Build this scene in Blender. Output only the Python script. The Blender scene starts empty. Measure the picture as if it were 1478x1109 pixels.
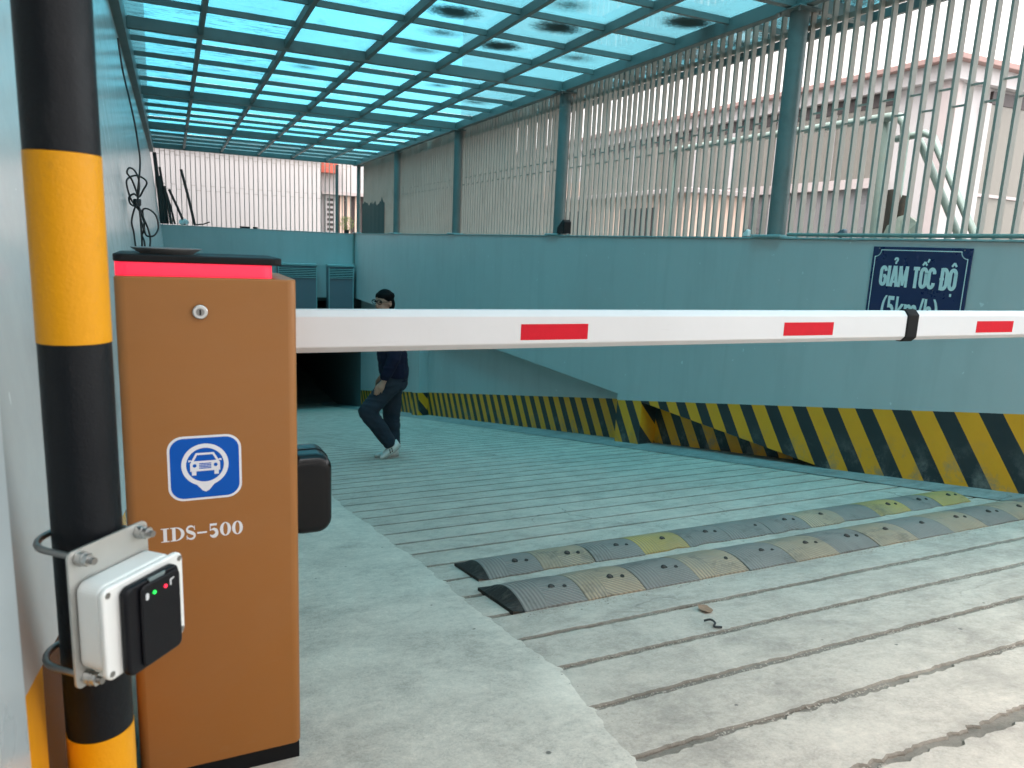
import bpy, bmesh, math, random
from math import sin, cos, pi, radians, sqrt
from mathutils import Vector, Matrix, noise

random.seed(7)
SC = bpy.context.scene
COL = SC.collection
V = Vector

# ------------------------------------------------------------------ camera
cd = bpy.data.cameras.new('camera')
cam = bpy.data.objects.new('camera', cd)
COL.objects.link(cam)
cam.matrix_world = Matrix(((0.90870273, 0.03731863, -0.41577237, 0),
                           (-0.41510118, 0.18615011, -0.89052746, 0),
                           (0.04416281, 0.98181233, 0.18464612, 0),
                           (0, 0, 0, 1)))
cd.sensor_width = 36.0
cd.lens = 1054.15 / 1478 * 36
cd.clip_start = 0.02
cd.clip_end = 3000
cd.dof.use_dof = True
cd.dof.focus_distance = 3.0
cd.dof.aperture_fstop = 8.0
SC.camera = cam

# ------------------------------------------------------------------ sky, sun, exposure
SUN_EL, SUN_AZ = radians(66), radians(225)      # azimuth measured clockwise from +Y
w = bpy.data.worlds.new('World')
SC.world = w
w.use_nodes = True
nt = w.node_tree
nt.nodes.clear()
sky = nt.nodes.new('ShaderNodeTexSky')
sky.sky_type = 'NISHITA'
sky.sun_disc = False
sky.sun_elevation = SUN_EL
sky.sun_rotation = SUN_AZ
sky.air_density = 1.0
sky.dust_density = 2.0
hs = nt.nodes.new('ShaderNodeHueSaturation')
hs.inputs['Saturation'].default_value = 0.06
bg = nt.nodes.new('ShaderNodeBackground')
bg.inputs[1].default_value = 0.15
wo = nt.nodes.new('ShaderNodeOutputWorld')
nt.links.new(sky.outputs[0], hs.inputs['Color'])
nt.links.new(hs.outputs[0], bg.inputs[0])
nt.links.new(bg.outputs[0], wo.inputs[0])

sl = bpy.data.lights.new('sun', 'SUN')
sl.energy = 0.6
sl.angle = radians(25)
sl.color = (1.0, 0.96, 0.9)
so = bpy.data.objects.new('sun', sl)
COL.objects.link(so)
sd = V((sin(SUN_AZ) * cos(SUN_EL), cos(SUN_AZ) * cos(SUN_EL), sin(SUN_EL)))
so.rotation_euler = sd.to_track_quat('Z', 'Y').to_euler()
so.location = sd * 60

SC.view_settings.view_transform = 'Standard'
SC.view_settings.look = 'None'
SC.view_settings.gamma = 1.0
SC.view_settings.use_curve_mapping = False
SC.view_settings.exposure = 2.75
SC.cycles.max_bounces = 8
SC.cycles.diffuse_bounces = 4
SC.cycles.glossy_bounces = 3
SC.cycles.transparent_max_bounces = 6
SC.cycles.caustics_reflective = False
SC.cycles.caustics_refractive = False
SC.cycles.sample_clamp_indirect = 6.0

# ------------------------------------------------------------------ constants (metres, camera at the origin)
W = 4.40                     # inner face of the right wall
G0, GS = -0.8187, -0.19      # the ramp: z = G0 + GS*y
YB = 19.70                   # inner face of the back wall
ZT = 0.155                   # top of the retaining walls
ZE = -1.54                   # underside of the upper wall band
ZG = G0 + GS * 0.3           # street level


def gz(y):
    return G0 + GS * min(max(y, 0.3), 23.0)


def lx(z):                   # leaning left wall
    return -0.218 - 0.097 * z


# ------------------------------------------------------------------ helpers
ORG = {}


def tag(o, label, cat, group=None, kind=None):
    if label:
        o['label'] = label
    if cat:
        o['category'] = cat
    if group:
        o['group'] = group
    if kind:
        o['kind'] = kind
    return o


def empty(name, loc):
    o = bpy.data.objects.new(name, None)
    o.empty_display_size = 0.1
    COL.objects.link(o)
    o.location = loc
    ORG[o] = V(loc)
    return o


def link(name, me, parent=None, loc=(0, 0, 0)):
    o = bpy.data.objects.new(name, me)
    COL.objects.link(o)
    if parent is not None:
        o.parent = parent
    o.location = loc
    return o


class MB:
    """collects faces in world coordinates, build() links them as one mesh object"""

    def __init__(self):
        self.v, self.f, self.sm = [], [], []

    def face(self, pts, smooth=False):
        n = len(self.v)
        self.v += [V(p) for p in pts]
        self.f.append(tuple(range(n, n + len(pts))))
        self.sm.append(smooth)

    def add(self, vs, fs, smooth=False):
        n = len(self.v)
        self.v += [V(p) for p in vs]
        self.f += [tuple(i + n for i in q) for q in fs]
        self.sm += [smooth] * len(fs)
        return self

    def box(self, x0, x1, y0, y1, z0, z1):
        vs = [(x, y, z) for z in (z0, z1) for y in (y0, y1) for x in (x0, x1)]
        return self.add(vs, [(0, 2, 3, 1), (4, 5, 7, 6), (0, 1, 5, 4), (2, 6, 7, 3), (0, 4, 6, 2), (1, 3, 7, 5)])

    def obox(self, c, ax, ay, az, hx, hy, hz):
        c, ax, ay, az = V(c), V(ax), V(ay), V(az)
        vs = [c + ax * (sx * hx) + ay * (sy * hy) + az * (sz * hz) for sz in (-1, 1) for sy in (-1, 1) for sx in (-1, 1)]
        return self.add(vs, [(0, 2, 3, 1), (4, 5, 7, 6), (0, 1, 5, 4), (2, 6, 7, 3), (0, 4, 6, 2), (1, 3, 7, 5)])

    def tube(self, pts, r, seg=8, cap=True, smooth=True, closed=False):
        pts = [V(p) for p in pts]
        n = len(pts)
        rs = r if isinstance(r, (list, tuple)) else [r] * n
        vs, fs = [], []
        up = None
        for i, p in enumerate(pts):
            if closed:
                d = (pts[(i + 1) % n] - pts[i - 1])
            else:
                d = (pts[min(i + 1, n - 1)] - pts[max(i - 1, 0)])
            d.normalize()
            if up is None:
                up = V((0, 0, 1)) if abs(d.z) < 0.9 else V((1, 0, 0))
            a = d.cross(up)
            if a.length < 1e-5:
                a = d.cross(V((0, 1, 0)))
            a.normalize()
            b = a.cross(d).normalized()
            up = b
            for k in range(seg):
                t = 2 * pi * k / seg
                vs.append(p + (a * cos(t) + b * sin(t)) * rs[i])
        m = n if closed else n - 1
        for i in range(m):
            j = (i + 1) % n
            for k in range(seg):
                k2 = (k + 1) % seg
                fs.append((i * seg + k, i * seg + k2, j * seg + k2, j * seg + k))
        self.add(vs, fs, smooth)
        if cap and not closed:
            self.face([vs[k] for k in range(seg)])
            self.face([vs[(n - 1) * seg + k] for k in reversed(range(seg))])
        return self

    def cyl(self, p0, p1, r, seg=20, r1=None):
        return self.tube([p0, p1], [r, r if r1 is None else r1], seg)

    def prism(self, poly, mapf, d0, d1):
        """poly in 2d (u, v); mapf(u, v, d) -> world"""
        a = [V(mapf(u, v, d0)) for u, v in poly]
        b = [V(mapf(u, v, d1)) for u, v in poly]
        n = len(poly)
        self.add(a + b, [tuple(range(n)), tuple(reversed(range(n, 2 * n)))] +
                 [(i, i + n, (i + 1) % n + n, (i + 1) % n) for i in range(n)])
        return self

    def build(self, name, mat, parent=None, bevel=0, bseg=2, weld=False, smooth_all=False):
        off = ORG.get(parent, V((0, 0, 0))) if parent is not None else V((0, 0, 0))
        me = bpy.data.meshes.new(name)
        me.from_pydata([tuple(p - off) for p in self.v], [], self.f)
        for p, s in zip(me.polygons, self.sm):
            p.use_smooth = s or smooth_all
        bm = bmesh.new()
        bm.from_mesh(me)
        if weld or bevel:
            bmesh.ops.remove_doubles(bm, verts=bm.verts, dist=1e-5)
        bmesh.ops.recalc_face_normals(bm, faces=bm.faces)
        if bevel:
            es = [e for e in bm.edges if len(e.link_faces) == 2 and e.calc_face_angle(0) > 0.6]
            r = bmesh.ops.bevel(bm, geom=es, offset=bevel, segments=bseg, affect='EDGES', profile=0.6)
            for f in r['faces']:
                f.smooth = True
        bm.to_mesh(me)
        bm.free()
        if mat:
            me.materials.append(mat)
        o = link(name, me, parent)
        ORG[o] = off
        return o


def rounded(cx, cy, hw, hh, r, seg=6):
    P = []
    for (sx, sy, a0) in ((1, -1, -90), (1, 1, 0), (-1, 1, 90), (-1, -1, 180)):
        for k in range(seg + 1):
            a = radians(a0 + 90 * k / seg)
            P.append((cx + sx * (hw - r) + r * cos(a), cy + sy * (hh - r) + r * sin(a)))
    return P


# ------------------------------------------------------------------ materials
def N(nt, t, **k):
    n = nt.nodes.new(t)
    for a, b in k.items():
        setattr(n, a, b)
    return n


def newmat(name):
    m = bpy.data.materials.new(name)
    m.use_nodes = True
    nt = m.node_tree
    return m, nt, nt.nodes['Principled BSDF']


def ramp_node(nt, fac, stops):
    r = N(nt, 'ShaderNodeValToRGB')
    e = r.color_ramp.elements
    while len(e) < len(stops):
        e.new(0.5)
    for i, (p, c) in enumerate(stops):
        e[i].position = p
        e[i].color = c if len(c) == 4 else (*c, 1)
    nt.links.new(fac, r.inputs[0])
    return r.outputs[0]


def mix(nt, fac, a, b, blend='MIX'):
    n = N(nt, 'ShaderNodeMix', data_type='RGBA', blend_type=blend)
    for s, x in ((n.inputs[0], fac), (n.inputs[6], a), (n.inputs[7], b)):
        if isinstance(x, (int, float)):
            s.default_value = x
        elif isinstance(x, (tuple, list)):
            s.default_value = x if len(x) == 4 else (*x, 1)
        else:
            nt.links.new(x, s)
    return n.outputs[2]


def math_n(nt, op, a, b=None, c=None, clamp=False):
    n = N(nt, 'ShaderNodeMath', operation=op)
    n.use_clamp = clamp
    for s, x in zip(n.inputs, (a, b, c)):
        if x is None:
            continue
        if isinstance(x, (int, float)):
            s.default_value = x
        else:
            nt.links.new(x, s)
    return n.outputs[0]


def noise_n(nt, vec, scale, detail=4, rough=0.6, dist=0.0):
    n = N(nt, 'ShaderNodeTexNoise')
    n.inputs['Scale'].default_value = scale
    n.inputs['Detail'].default_value = detail
    n.inputs['Roughness'].default_value = rough
    n.inputs['Distortion'].default_value = dist
    nt.links.new(vec, n.inputs['Vector'])
    return n.outputs[0]


def geo_pos(nt):
    return N(nt, 'ShaderNodeNewGeometry').outputs['Position']


def obj_pos(nt):
    return N(nt, 'ShaderNodeTexCoord').outputs['Object']


def vscale(nt, vec, s):
    n = N(nt, 'ShaderNodeMapping')
    n.inputs['Scale'].default_value = s
    nt.links.new(vec, n.inputs[0])
    return n.outputs[0]


def bump(nt, bsdf, h, strength=0.3, dist=0.01):
    b = N(nt, 'ShaderNodeBump')
    b.inputs['Strength'].default_value = strength
    b.inputs['Distance'].default_value = dist
    nt.links.new(h, b.inputs['Height'])
    nt.links.new(b.outputs[0], bsdf.inputs['Normal'])


def plain(name, col, rough=0.55, metal=0.0, var=0.12, ns=9.0, bmp=0.08, bs=60.0, dirt=0.0, dcol=(0.06, 0.05, 0.04),
          emit=None, es=0.0, coat=0.0, spec=0.5):
    m, nt, b = newmat(name)
    p = geo_pos(nt)
    n1 = noise_n(nt, p, ns, 5, 0.6)
    c = mix(nt, n1, tuple(x * (1 - var) for x in col), tuple(min(1, x * (1 + var)) for x in col))
    if dirt:
        n2 = noise_n(nt, p, ns * 0.6 + 1, 8, 0.7)
        f = ramp_node(nt, n2, [(0.52, (0, 0, 0)), (0.72, (dirt, dirt, dirt))])
        c = mix(nt, f, c, dcol)
    nt.links.new(c, b.inputs['Base Color'])
    r2 = math_n(nt, 'MULTIPLY_ADD', n1, 0.25, rough - 0.125, True)
    nt.links.new(r2, b.inputs['Roughness'])
    b.inputs['Metallic'].default_value = metal
    b.inputs['Coat Weight'].default_value = coat
    b.inputs['Specular IOR Level'].default_value = spec
    if bmp:
        bump(nt, b, noise_n(nt, p, bs, 4), bmp, 0.004)
    if emit:
        b.inputs['Emission Color'].default_value = (*emit, 1)
        b.inputs['Emission Strength'].default_value = es
    return m


def concrete(name, base, warm, stain=0.35, groove=False, bmp=0.45):
    m, nt, b = newmat(name)
    p = geo_pos(nt)
    big = noise_n(nt, p, 0.8, 7, 0.65, 0.5)
    mid = noise_n(nt, p, 4.5, 9, 0.72, 0.3)
    st = noise_n(nt, vscale(nt, p, (1.6, 3.2, 1)), 2.2, 8, 0.72, 0.8)
    fine = noise_n(nt, p, 42.0, 6, 0.8)
    grit = noise_n(nt, p, 150.0, 3, 0.7)
    c = mix(nt, ramp_node(nt, big, [(0.3, (0, 0, 0)), (0.7, (1, 1, 1))]), base, warm)
    v = math_n(nt, 'MULTIPLY_ADD', mid, 1.5, math_n(nt, 'MULTIPLY_ADD', fine, 1.0, math_n(nt, 'MULTIPLY', grit, 0.6)))
    g = ramp_node(nt, math_n(nt, 'DIVIDE', v, 3.1), [(0.36, (0.56, 0.56, 0.56)), (0.5, (0.95, 0.95, 0.95)), (0.64, (1.25, 1.25, 1.24))])
    c = mix(nt, 1.0, c, g, 'MULTIPLY')
    c = mix(nt, ramp_node(nt, st, [(0.46, (0, 0, 0)), (0.72, (stain * 1.5, stain * 1.5, stain * 1.5))]), c, tuple(x * 0.5 for x in base))
    pale = ramp_node(nt, noise_n(nt, p, 1.9, 9, 0.75, 1.2), [(0.55, (0, 0, 0)), (0.68, (0.45, 0.45, 0.45))])
    c = mix(nt, pale, c, tuple(min(1, x * 1.35) for x in base))
    # hairline cracks
    vo2 = N(nt, 'ShaderNodeTexVoronoi', feature='DISTANCE_TO_EDGE')
    vo2.inputs['Scale'].default_value = 1.1
    dv = N(nt, 'ShaderNodeMix', data_type='RGBA', blend_type='ADD')
    dv.inputs[0].default_value = 0.35
    nz_ = N(nt, 'ShaderNodeTexNoise')
    nz_.inputs['Scale'].default_value = 3.0
    nz_.inputs['Detail'].default_value = 6
    nt.links.new(p, nz_.inputs['Vector'])
    nt.links.new(p, dv.inputs[6])
    nt.links.new(nz_.outputs['Color'], dv.inputs[7])
    nt.links.new(dv.outputs[2], vo2.inputs['Vector'])
    ck = ramp_node(nt, vo2.outputs['Distance'], [(0.0022, (1, 1, 1)), (0.005, (0, 0, 0))])
    ck = math_n(nt, 'MULTIPLY', ck, ramp_node(nt, big, [(0.52, (0, 0, 0)), (0.6, (0.75, 0.75, 0.75))]))
    c = mix(nt, ck, c, tuple(x * 0.25 for x in base))
    # dark spots and scuffs
    vo = N(nt, 'ShaderNodeTexVoronoi')
    vo.inputs['Scale'].default_value = 7.0
    nt.links.new(p, vo.inputs['Vector'])
    d = math_n(nt, 'MULTIPLY_ADD', fine, 0.12, vo.outputs['Distance'])
    c = mix(nt, ramp_node(nt, d, [(0.085, (0.8, 0.8, 0.8)), (0.105, (0, 0, 0))]), c, (0.05, 0.05, 0.045))
    nt.links.new(c, b.inputs['Base Color'])
    b.inputs['Roughness'].default_value = 0.82
    h = math_n(nt, 'MULTIPLY_ADD', fine, 0.8, math_n(nt, 'MULTIPLY_ADD', grit, 0.3, mid))
    bump(nt, b, h, bmp, 0.008)
    return m


def wallpaint(name, paint, stripes=None, rough=0.42, dirt=0.25, streak=True, bmp=0.12):
    """painted wall; stripes = (offset, height) adds black and yellow hazard paint along the foot of the wall"""
    m, nt, b = newmat(name)
    p = geo_pos(nt)
    sx = N(nt, 'ShaderNodeSeparateXYZ')
    nt.links.new(p, sx.inputs[0])
    X, Y, Z = sx.outputs
    n1 = noise_n(nt, p, 0.9, 6, 0.6, 0.3)
    n2 = noise_n(nt, p, 7.0, 7, 0.7)
    c = mix(nt, n1, tuple(x * 0.9 for x in paint), tuple(min(1, x * 1.1) for x in paint))
    st = noise_n(nt, vscale(nt, p, (2.6, 2.6, 0.35)), 1.6, 7, 0.6, 0.4)
    if streak:
        c = mix(nt, ramp_node(nt, st, [(0.5, (0, 0, 0)), (0.8, (dirt, dirt, dirt))]), c, tuple(x * 0.55 for x in paint))
    fl = ramp_node(nt, noise_n(nt, p, 16.0, 2, 0.5), [(0.735, (0, 0, 0)), (0.75, (0.6, 0.6, 0.6))])
    c = mix(nt, fl, c, tuple(min(1, x * 1.5) for x in paint))
    if stripes:
        off, hgt = stripes
        u = math_n(nt, 'MULTIPLY_ADD', Z, -0.739, Y)
        u = math_n(nt, 'MULTIPLY_ADD', X, -0.9, u)
        u = math_n(nt, 'ADD', u, math_n(nt, 'MULTIPLY_ADD', n2, 0.008, -0.004))
        u = math_n(nt, 'DIVIDE', math_n(nt, 'ADD', u, off), 0.3315)
        fr = math_n(nt, 'FRACT', u)
        blk = math_n(nt, 'LESS_THAN', fr, 0.485)
        yel = mix(nt, n2, (0.72, 0.285, 0.010), (0.86, 0.365, 0.015))
        kol = mix(nt, n2, (0.012, 0.017, 0.02), (0.03, 0.036, 0.038))
        s = mix(nt, blk, yel, kol)
        # scuffs, worn mostly near the ground
        hz = math_n(nt, 'SUBTRACT', Z, math_n(nt, 'MULTIPLY_ADD', Y, GS, G0))
        low = math_n(nt, 'MULTIPLY_ADD', hz, -3.2, 1.0, True)
        sc = math_n(nt, 'MULTIPLY', ramp_node(nt, noise_n(nt, p, 5.0, 9, 0.75), [(0.5, (0, 0, 0)), (0.68, (1, 1, 1))]), low, None, True)
        s = mix(nt, sc, s, (0.2, 0.19, 0.17))
        sc2 = math_n(nt, 'MULTIPLY', ramp_node(nt, st, [(0.55, (0, 0, 0)), (0.75, (0.6, 0.6, 0.6))]), low)
        s = mix(nt, sc2, s, (0.07, 0.065, 0.06))
        inz = math_n(nt, 'LESS_THAN', math_n(nt, 'ADD', hz, math_n(nt, 'MULTIPLY_ADD', n2, 0.006, -0.003)), hgt)
        c = mix(nt, inz, c, s)
    nt.links.new(c, b.inputs['Base Color'])
    nt.links.new(math_n(nt, 'MULTIPLY_ADD', n2, 0.25, rough - 0.1, True), b.inputs['Roughness'])
    bump(nt, b, math_n(nt, 'MULTIPLY_ADD', n1, 2.0, n2), bmp, 0.01)
    return m


def panemat(name, mode):
    """tinted sheet: clear, puddle stain in the middle, or mould streaks"""
    m = bpy.data.materials.new(name)
    m.use_nodes = True
    nt = m.node_tree
    nt.nodes.clear()
    p = geo_pos(nt)
    o = obj_pos(nt)
    tint = (0.055, 0.44, 0.56)
    n1 = noise_n(nt, p, 1.3, 5, 0.6)
    col = mix(nt, n1, (0.052, 0.325, 0.425), (0.068, 0.385, 0.495))
    oi0 = N(nt, 'ShaderNodeObjectInfo')
    vr = math_n(nt, 'MULTIPLY_ADD', oi0.outputs['Random'], 0.24, 0.88)
    vc = N(nt, 'ShaderNodeCombineColor')
    for q_ in range(3):
        nt.links.new(vr, vc.inputs[q_])
    col = mix(nt, 1.0, col, vc.outputs[0], 'MULTIPLY')
    tr = N(nt, 'ShaderNodeBsdfTransparent')
    nt.links.new(col, tr.inputs[0])
    tl = N(nt, 'ShaderNodeBsdfTranslucent')
    tl.inputs[0].default_value = (0.20, 0.34, 0.37, 1)
    gl = N(nt, 'ShaderNodeBsdfGlossy')
    gl.inputs['Roughness'].default_value = 0.08
    df = N(nt, 'ShaderNodeBsdfDiffuse')
    df.inputs[0].default_value = (0.035, 0.04, 0.03, 1)
    fr = N(nt, 'ShaderNodeFresnel')
    fr.inputs[0].default_value = 1.4
    m1 = N(nt, 'ShaderNodeMixShader')
    m1.inputs[0].default_value = 0.22
    nt.links.new(tr.outputs[0], m1.inputs[1])
    nt.links.new(tl.outputs[0], m1.inputs[2])
    m2 = N(nt, 'ShaderNodeMixShader')
    nt.links.new(math_n(nt, 'MULTIPLY', fr.outputs[0], 0.3), m2.inputs[0])
    nt.links.new(m1.outputs[0], m2.inputs[1])
    nt.links.new(gl.outputs[0], m2.inputs[2])
    grain = noise_n(nt, p, 38.0, 5, 0.8)
    soft = noise_n(nt, p, 2.4, 7, 0.75)
    if mode == 'clear':
        d = ramp_node(nt, math_n(nt, 'MULTIPLY_ADD', grain, 0.25, math_n(nt, 'MULTIPLY', soft, 0.8)), [(0.56, (0, 0, 0)), (0.75, (0.5, 0.5, 0.5))])
    elif mode == 'streak':
        s = noise_n(nt, vscale(nt, p, (0.9, 5.0, 1)), 3.0, 9, 0.8, 0.6)
        a = math_n(nt, 'MULTIPLY_ADD', grain, 0.22, math_n(nt, 'MULTIPLY', s, 0.85))
        d = ramp_node(nt, a, [(0.52, (0, 0, 0)), (0.66, (0.9, 0.9, 0.9))])
    elif mode == 'gutter':
        a = math_n(nt, 'MULTIPLY_ADD', grain, 0.3, math_n(nt, 'MULTIPLY', soft, 0.8))
        d = ramp_node(nt, a, [(0.42, (0.1, 0.1, 0.1)), (0.62, (0.95, 0.95, 0.95))])
    else:
        oi = N(nt, 'ShaderNodeObjectInfo')
        mp = N(nt, 'ShaderNodeMapping')
        mp.inputs['Scale'].default_value = (1 / 0.33, 1 / 0.26, 0)
        nt.links.new(o, mp.inputs[0])
        cb = N(nt, 'ShaderNodeCombineXYZ')
        nt.links.new(math_n(nt, 'MULTIPLY_ADD', oi.outputs['Random'], 0.9, -0.45), cb.inputs[0])
        nt.links.new(math_n(nt, 'MULTIPLY_ADD', oi.outputs['Random'], -0.7, 0.35), cb.inputs[1])
        nt.links.new(cb.outputs[0], mp.inputs['Location'])
        ln = N(nt, 'ShaderNodeVectorMath', operation='LENGTH')
        nt.links.new(mp.outputs[0], ln.inputs[0])
        r = math_n(nt, 'MULTIPLY_ADD', soft, 0.8, math_n(nt, 'SUBTRACT', ln.outputs[1], 0.40))
        g2 = noise_n(nt, p, 95.0, 4, 0.85)
        r = math_n(nt, 'MULTIPLY_ADD', grain, 1.0, math_n(nt, 'SUBTRACT', r, 0.5))
        r = math_n(nt, 'MULTIPLY_ADD', g2, 1.2, math_n(nt, 'SUBTRACT', r, 0.6))
        if mode == 'puddle':
            d = ramp_node(nt, r, [(0.38, (0.98, 0.98, 0.98)), (0.6, (0.72, 0.72, 0.72)), (0.85, (0, 0, 0))])
        else:
            d = ramp_node(nt, r, [(0.1, (0.8, 0.8, 0.8)), (0.3, (0.45, 0.45, 0.45)), (0.8, (0, 0, 0))])
    sx = N(nt, 'ShaderNodeSeparateXYZ')
    nt.links.new(o, sx.inputs[0])
    ex = math_n(nt, 'DIVIDE', math_n(nt, 'ABSOLUTE', sx.outputs[0]), 0.41)
    ey = math_n(nt, 'DIVIDE', math_n(nt, 'ABSOLUTE', sx.outputs[1]), 0.376)
    ed = math_n(nt, 'POWER', math_n(nt, 'MAXIMUM', ex, ey), 14.0)
    ed = math_n(nt, 'MULTIPLY', ed, ramp_node(nt, soft, [(0.35, (0, 0, 0)), (0.65, (0.75, 0.75, 0.75))]), None, True)
    d = math_n(nt, 'MAXIMUM', d, ed)
    m3 = N(nt, 'ShaderNodeMixShader')
    nt.links.new(d, m3.inputs[0])
    nt.links.new(m2.outputs[0], m3.inputs[1])
    nt.links.new(df.outputs[0], m3.inputs[2])
    out = N(nt, 'ShaderNodeOutputMaterial')
    nt.links.new(m3.outputs[0], out.inputs[0])
    return m


PAINT = (0.42, 0.455, 0.45)
MT = {}
MT['teal'] = wallpaint('teal_wall_paint', PAINT)
MT['teal_stripe'] = wallpaint('teal_wall_paint_hazard_foot', PAINT, (-4.536 + 0.9 * W, 0.475))
MT['teal_stripe2'] = wallpaint('recess_wall_paint_hazard_foot', PAINT, (-8.98 + 0.9 * (W + 0.2), 0.475))
MT['left'] = wallpaint('glossy_left_wall_paint', (0.52, 0.565, 0.565), (-1.35 - 0.18, 0.47), rough=0.2, dirt=0.06, bmp=0.03)
MT['frame'] = plain('green_grey_steel_paint', (0.11, 0.14, 0.134), 0.5, 0, 0.18, 5, 0.06, 40, 0.35, (0.05, 0.05, 0.04))
MT['slat'] = plain('grey_beige_slat_paint', (0.30, 0.262, 0.222), 0.5, 0, 0.15, 3, 0.05, 60, 0.3, (0.1, 0.09, 0.075))
MT['pane'] = panemat('tinted_sheet', 'clear')
MT['puddle'] = panemat('tinted_sheet_dirt_puddle', 'puddle')
MT['puddle2'] = panemat('tinted_sheet_light_puddle', 'puddle2')
MT['streak'] = panemat('tinted_sheet_mould', 'streak')
MT['gutter'] = panemat('tinted_sheet_leaf_dirt', 'gutter')
MT['ramp'] = concrete('ramp_concrete', (0.46, 0.385, 0.325), (0.52, 0.43, 0.365))
MT['slab'] = concrete('slab_concrete', (0.55, 0.475, 0.405), (0.60, 0.515, 0.44), 0.2)
MT['groove'] = concrete('groove_dirt', (0.20, 0.165, 0.135), (0.29, 0.24, 0.195), 0.4, bmp=1.0)
MT['stone'] = plain('loose_gravel', (0.38, 0.32, 0.27), 0.9, 0, 0.6, 60, 0.2, 90)
MT['gutterc'] = concrete('foot_of_wall_concrete', (0.22, 0.23, 0.22), (0.29, 0.29, 0.27), 0.5)
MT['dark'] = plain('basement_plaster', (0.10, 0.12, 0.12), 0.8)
MT['street'] = concrete('street_concrete', (0.30, 0.30, 0.29), (0.36, 0.35, 0.33))
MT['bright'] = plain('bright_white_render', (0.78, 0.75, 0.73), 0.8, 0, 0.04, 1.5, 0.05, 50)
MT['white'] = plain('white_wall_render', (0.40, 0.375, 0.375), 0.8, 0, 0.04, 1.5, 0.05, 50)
MT['pinkwhite'] = plain('pale_pink_wall_render', (0.38, 0.325, 0.32), 0.8, 0, 0.05, 1.5, 0.05, 50)
MT['pink'] = plain('pink_fascia_paint', (0.30, 0.17, 0.155), 0.7, 0, 0.1, 4)
MT['peach'] = plain('peach_wall_render', (0.55, 0.40, 0.33), 0.8, 0, 0.08, 3)
MT['shutter'] = plain('beige_grey_blind', (0.16, 0.148, 0.13), 0.6, 0, 0.1, 2, 0, 50)
MT['glassgrey'] = plain('grey_window_film', (0.17, 0.165, 0.17), 0.3, 0, 0.08, 2, 0, 50)
MT['louvre'] = plain('dark_brown_louvre', (0.035, 0.025, 0.025), 0.6)
MT['red'] = plain('red_brown_beam_paint', (0.42, 0.08, 0.05), 0.6)
def worn(name, col, rough, wear, amt, scale, streak=(1, 1, 1), bmp=0.05, bs=300, spec=0.5, low=None):
    m, nt, b = newmat(name)
    p = geo_pos(nt)
    n1 = noise_n(nt, p, 2.5, 6, 0.65)
    n3 = noise_n(nt, p, 30.0, 4, 0.6)
    c = mix(nt, n1, tuple(x * 0.93 for x in col), tuple(x * 1.07 for x in col))
    sc = noise_n(nt, vscale(nt, p, streak), scale, 10, 0.8, 0.4)
    f = ramp_node(nt, sc, [(0.60, (0, 0, 0)), (0.70, (amt, amt, amt))])
    if low is not None:                      # scuffs gather below a height
        sx = N(nt, 'ShaderNodeSeparateXYZ')
        nt.links.new(p, sx.inputs[0])
        f = math_n(nt, 'MULTIPLY', f, math_n(nt, 'MULTIPLY_ADD', sx.outputs[2], -2.2, low * 2.2, True))
    c = mix(nt, f, c, wear)
    du = ramp_node(nt, noise_n(nt, p, 1.3, 9, 0.7, 0.8), [(0.42, (0, 0, 0)), (0.75, (amt * 0.5, amt * 0.5, amt * 0.5))])
    c = mix(nt, du, c, wear)
    nt.links.new(c, b.inputs['Base Color'])
    nt.links.new(math_n(nt, 'MULTIPLY_ADD', sc, 0.5, rough - 0.22, True), b.inputs['Roughness'])
    b.inputs['Specular IOR Level'].default_value = spec
    bump(nt, b, math_n(nt, 'MULTIPLY_ADD', n3, 0.5, noise_n(nt, p, bs, 3)), bmp, 0.003)
    return m


MT['orange'] = worn('copper_brown_powder_coat', (0.31, 0.118, 0.026), 0.42, (0.34, 0.20, 0.12), 0.35, 5.0, (1, 1, 3.5), 0.06, 400, 0.35, -0.55)
MT['black'] = plain('black_powder_coat', (0.006, 0.006, 0.007), 0.5, 0, 0.2, 12, 0.05, 200, spec=0.2)
MT['blackgloss'] = plain('glossy_black_plastic', (0.004, 0.004, 0.005), 0.2, 0, 0.1, 20, 0.0, spec=0.3)
MT['rubber'] = plain('black_rubber', (0.006, 0.006, 0.006), 0.7, spec=0.2)
MT['arm'] = worn('white_arm_paint', (0.66, 0.63, 0.63), 0.42, (0.42, 0.40, 0.37), 0.25, 9.0, (0.5, 1, 2.0), 0.03, 60)
MT['reflect'] = plain('red_reflective_tape', (0.58, 0.005, 0.018), 0.4, 0, 0.1, 40, 0.15, 300, 0.15, (0.35, 0.02, 0.03), spec=0.2)
MT['ylw'] = worn('yellow_reflective_tape', (0.72, 0.30, 0.003), 0.36, (0.50, 0.22, 0.02), 0.5, 14.0, (1, 1, 1), 0.25, 170, 0.25)
MT['blk'] = worn('black_tape', (0.004, 0.005, 0.007), 0.42, (0.03, 0.03, 0.03), 0.5, 14.0, (1, 1, 0.6), 0.2, 170, 0.22)
MT['steel'] = plain('zinc_plated_steel', (0.55, 0.55, 0.54), 0.32, 1.0, 0.12, 40, 0.1, 150)
MT['bolt'] = plain('dull_bolt_steel', (0.30, 0.29, 0.28), 0.38, 1.0, 0.2, 60, 0.2, 200)
MT['plate'] = plain('galvanised_bracket', (0.50, 0.49, 0.46), 0.45, 0.7, 0.08, 25, 0.05, 80)
MT['abs'] = plain('white_abs_plastic', (0.74, 0.73, 0.70), 0.45, 0, 0.03, 8, 0.02, 100)
MT['panel'] = plain('satin_black_panel', (0.005, 0.005, 0.007), 0.4, 0, 0.1, 20, 0.0, spec=0.2)
MT['greytab'] = plain('grey_plastic_tab', (0.16, 0.2, 0.2), 0.4)
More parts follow.
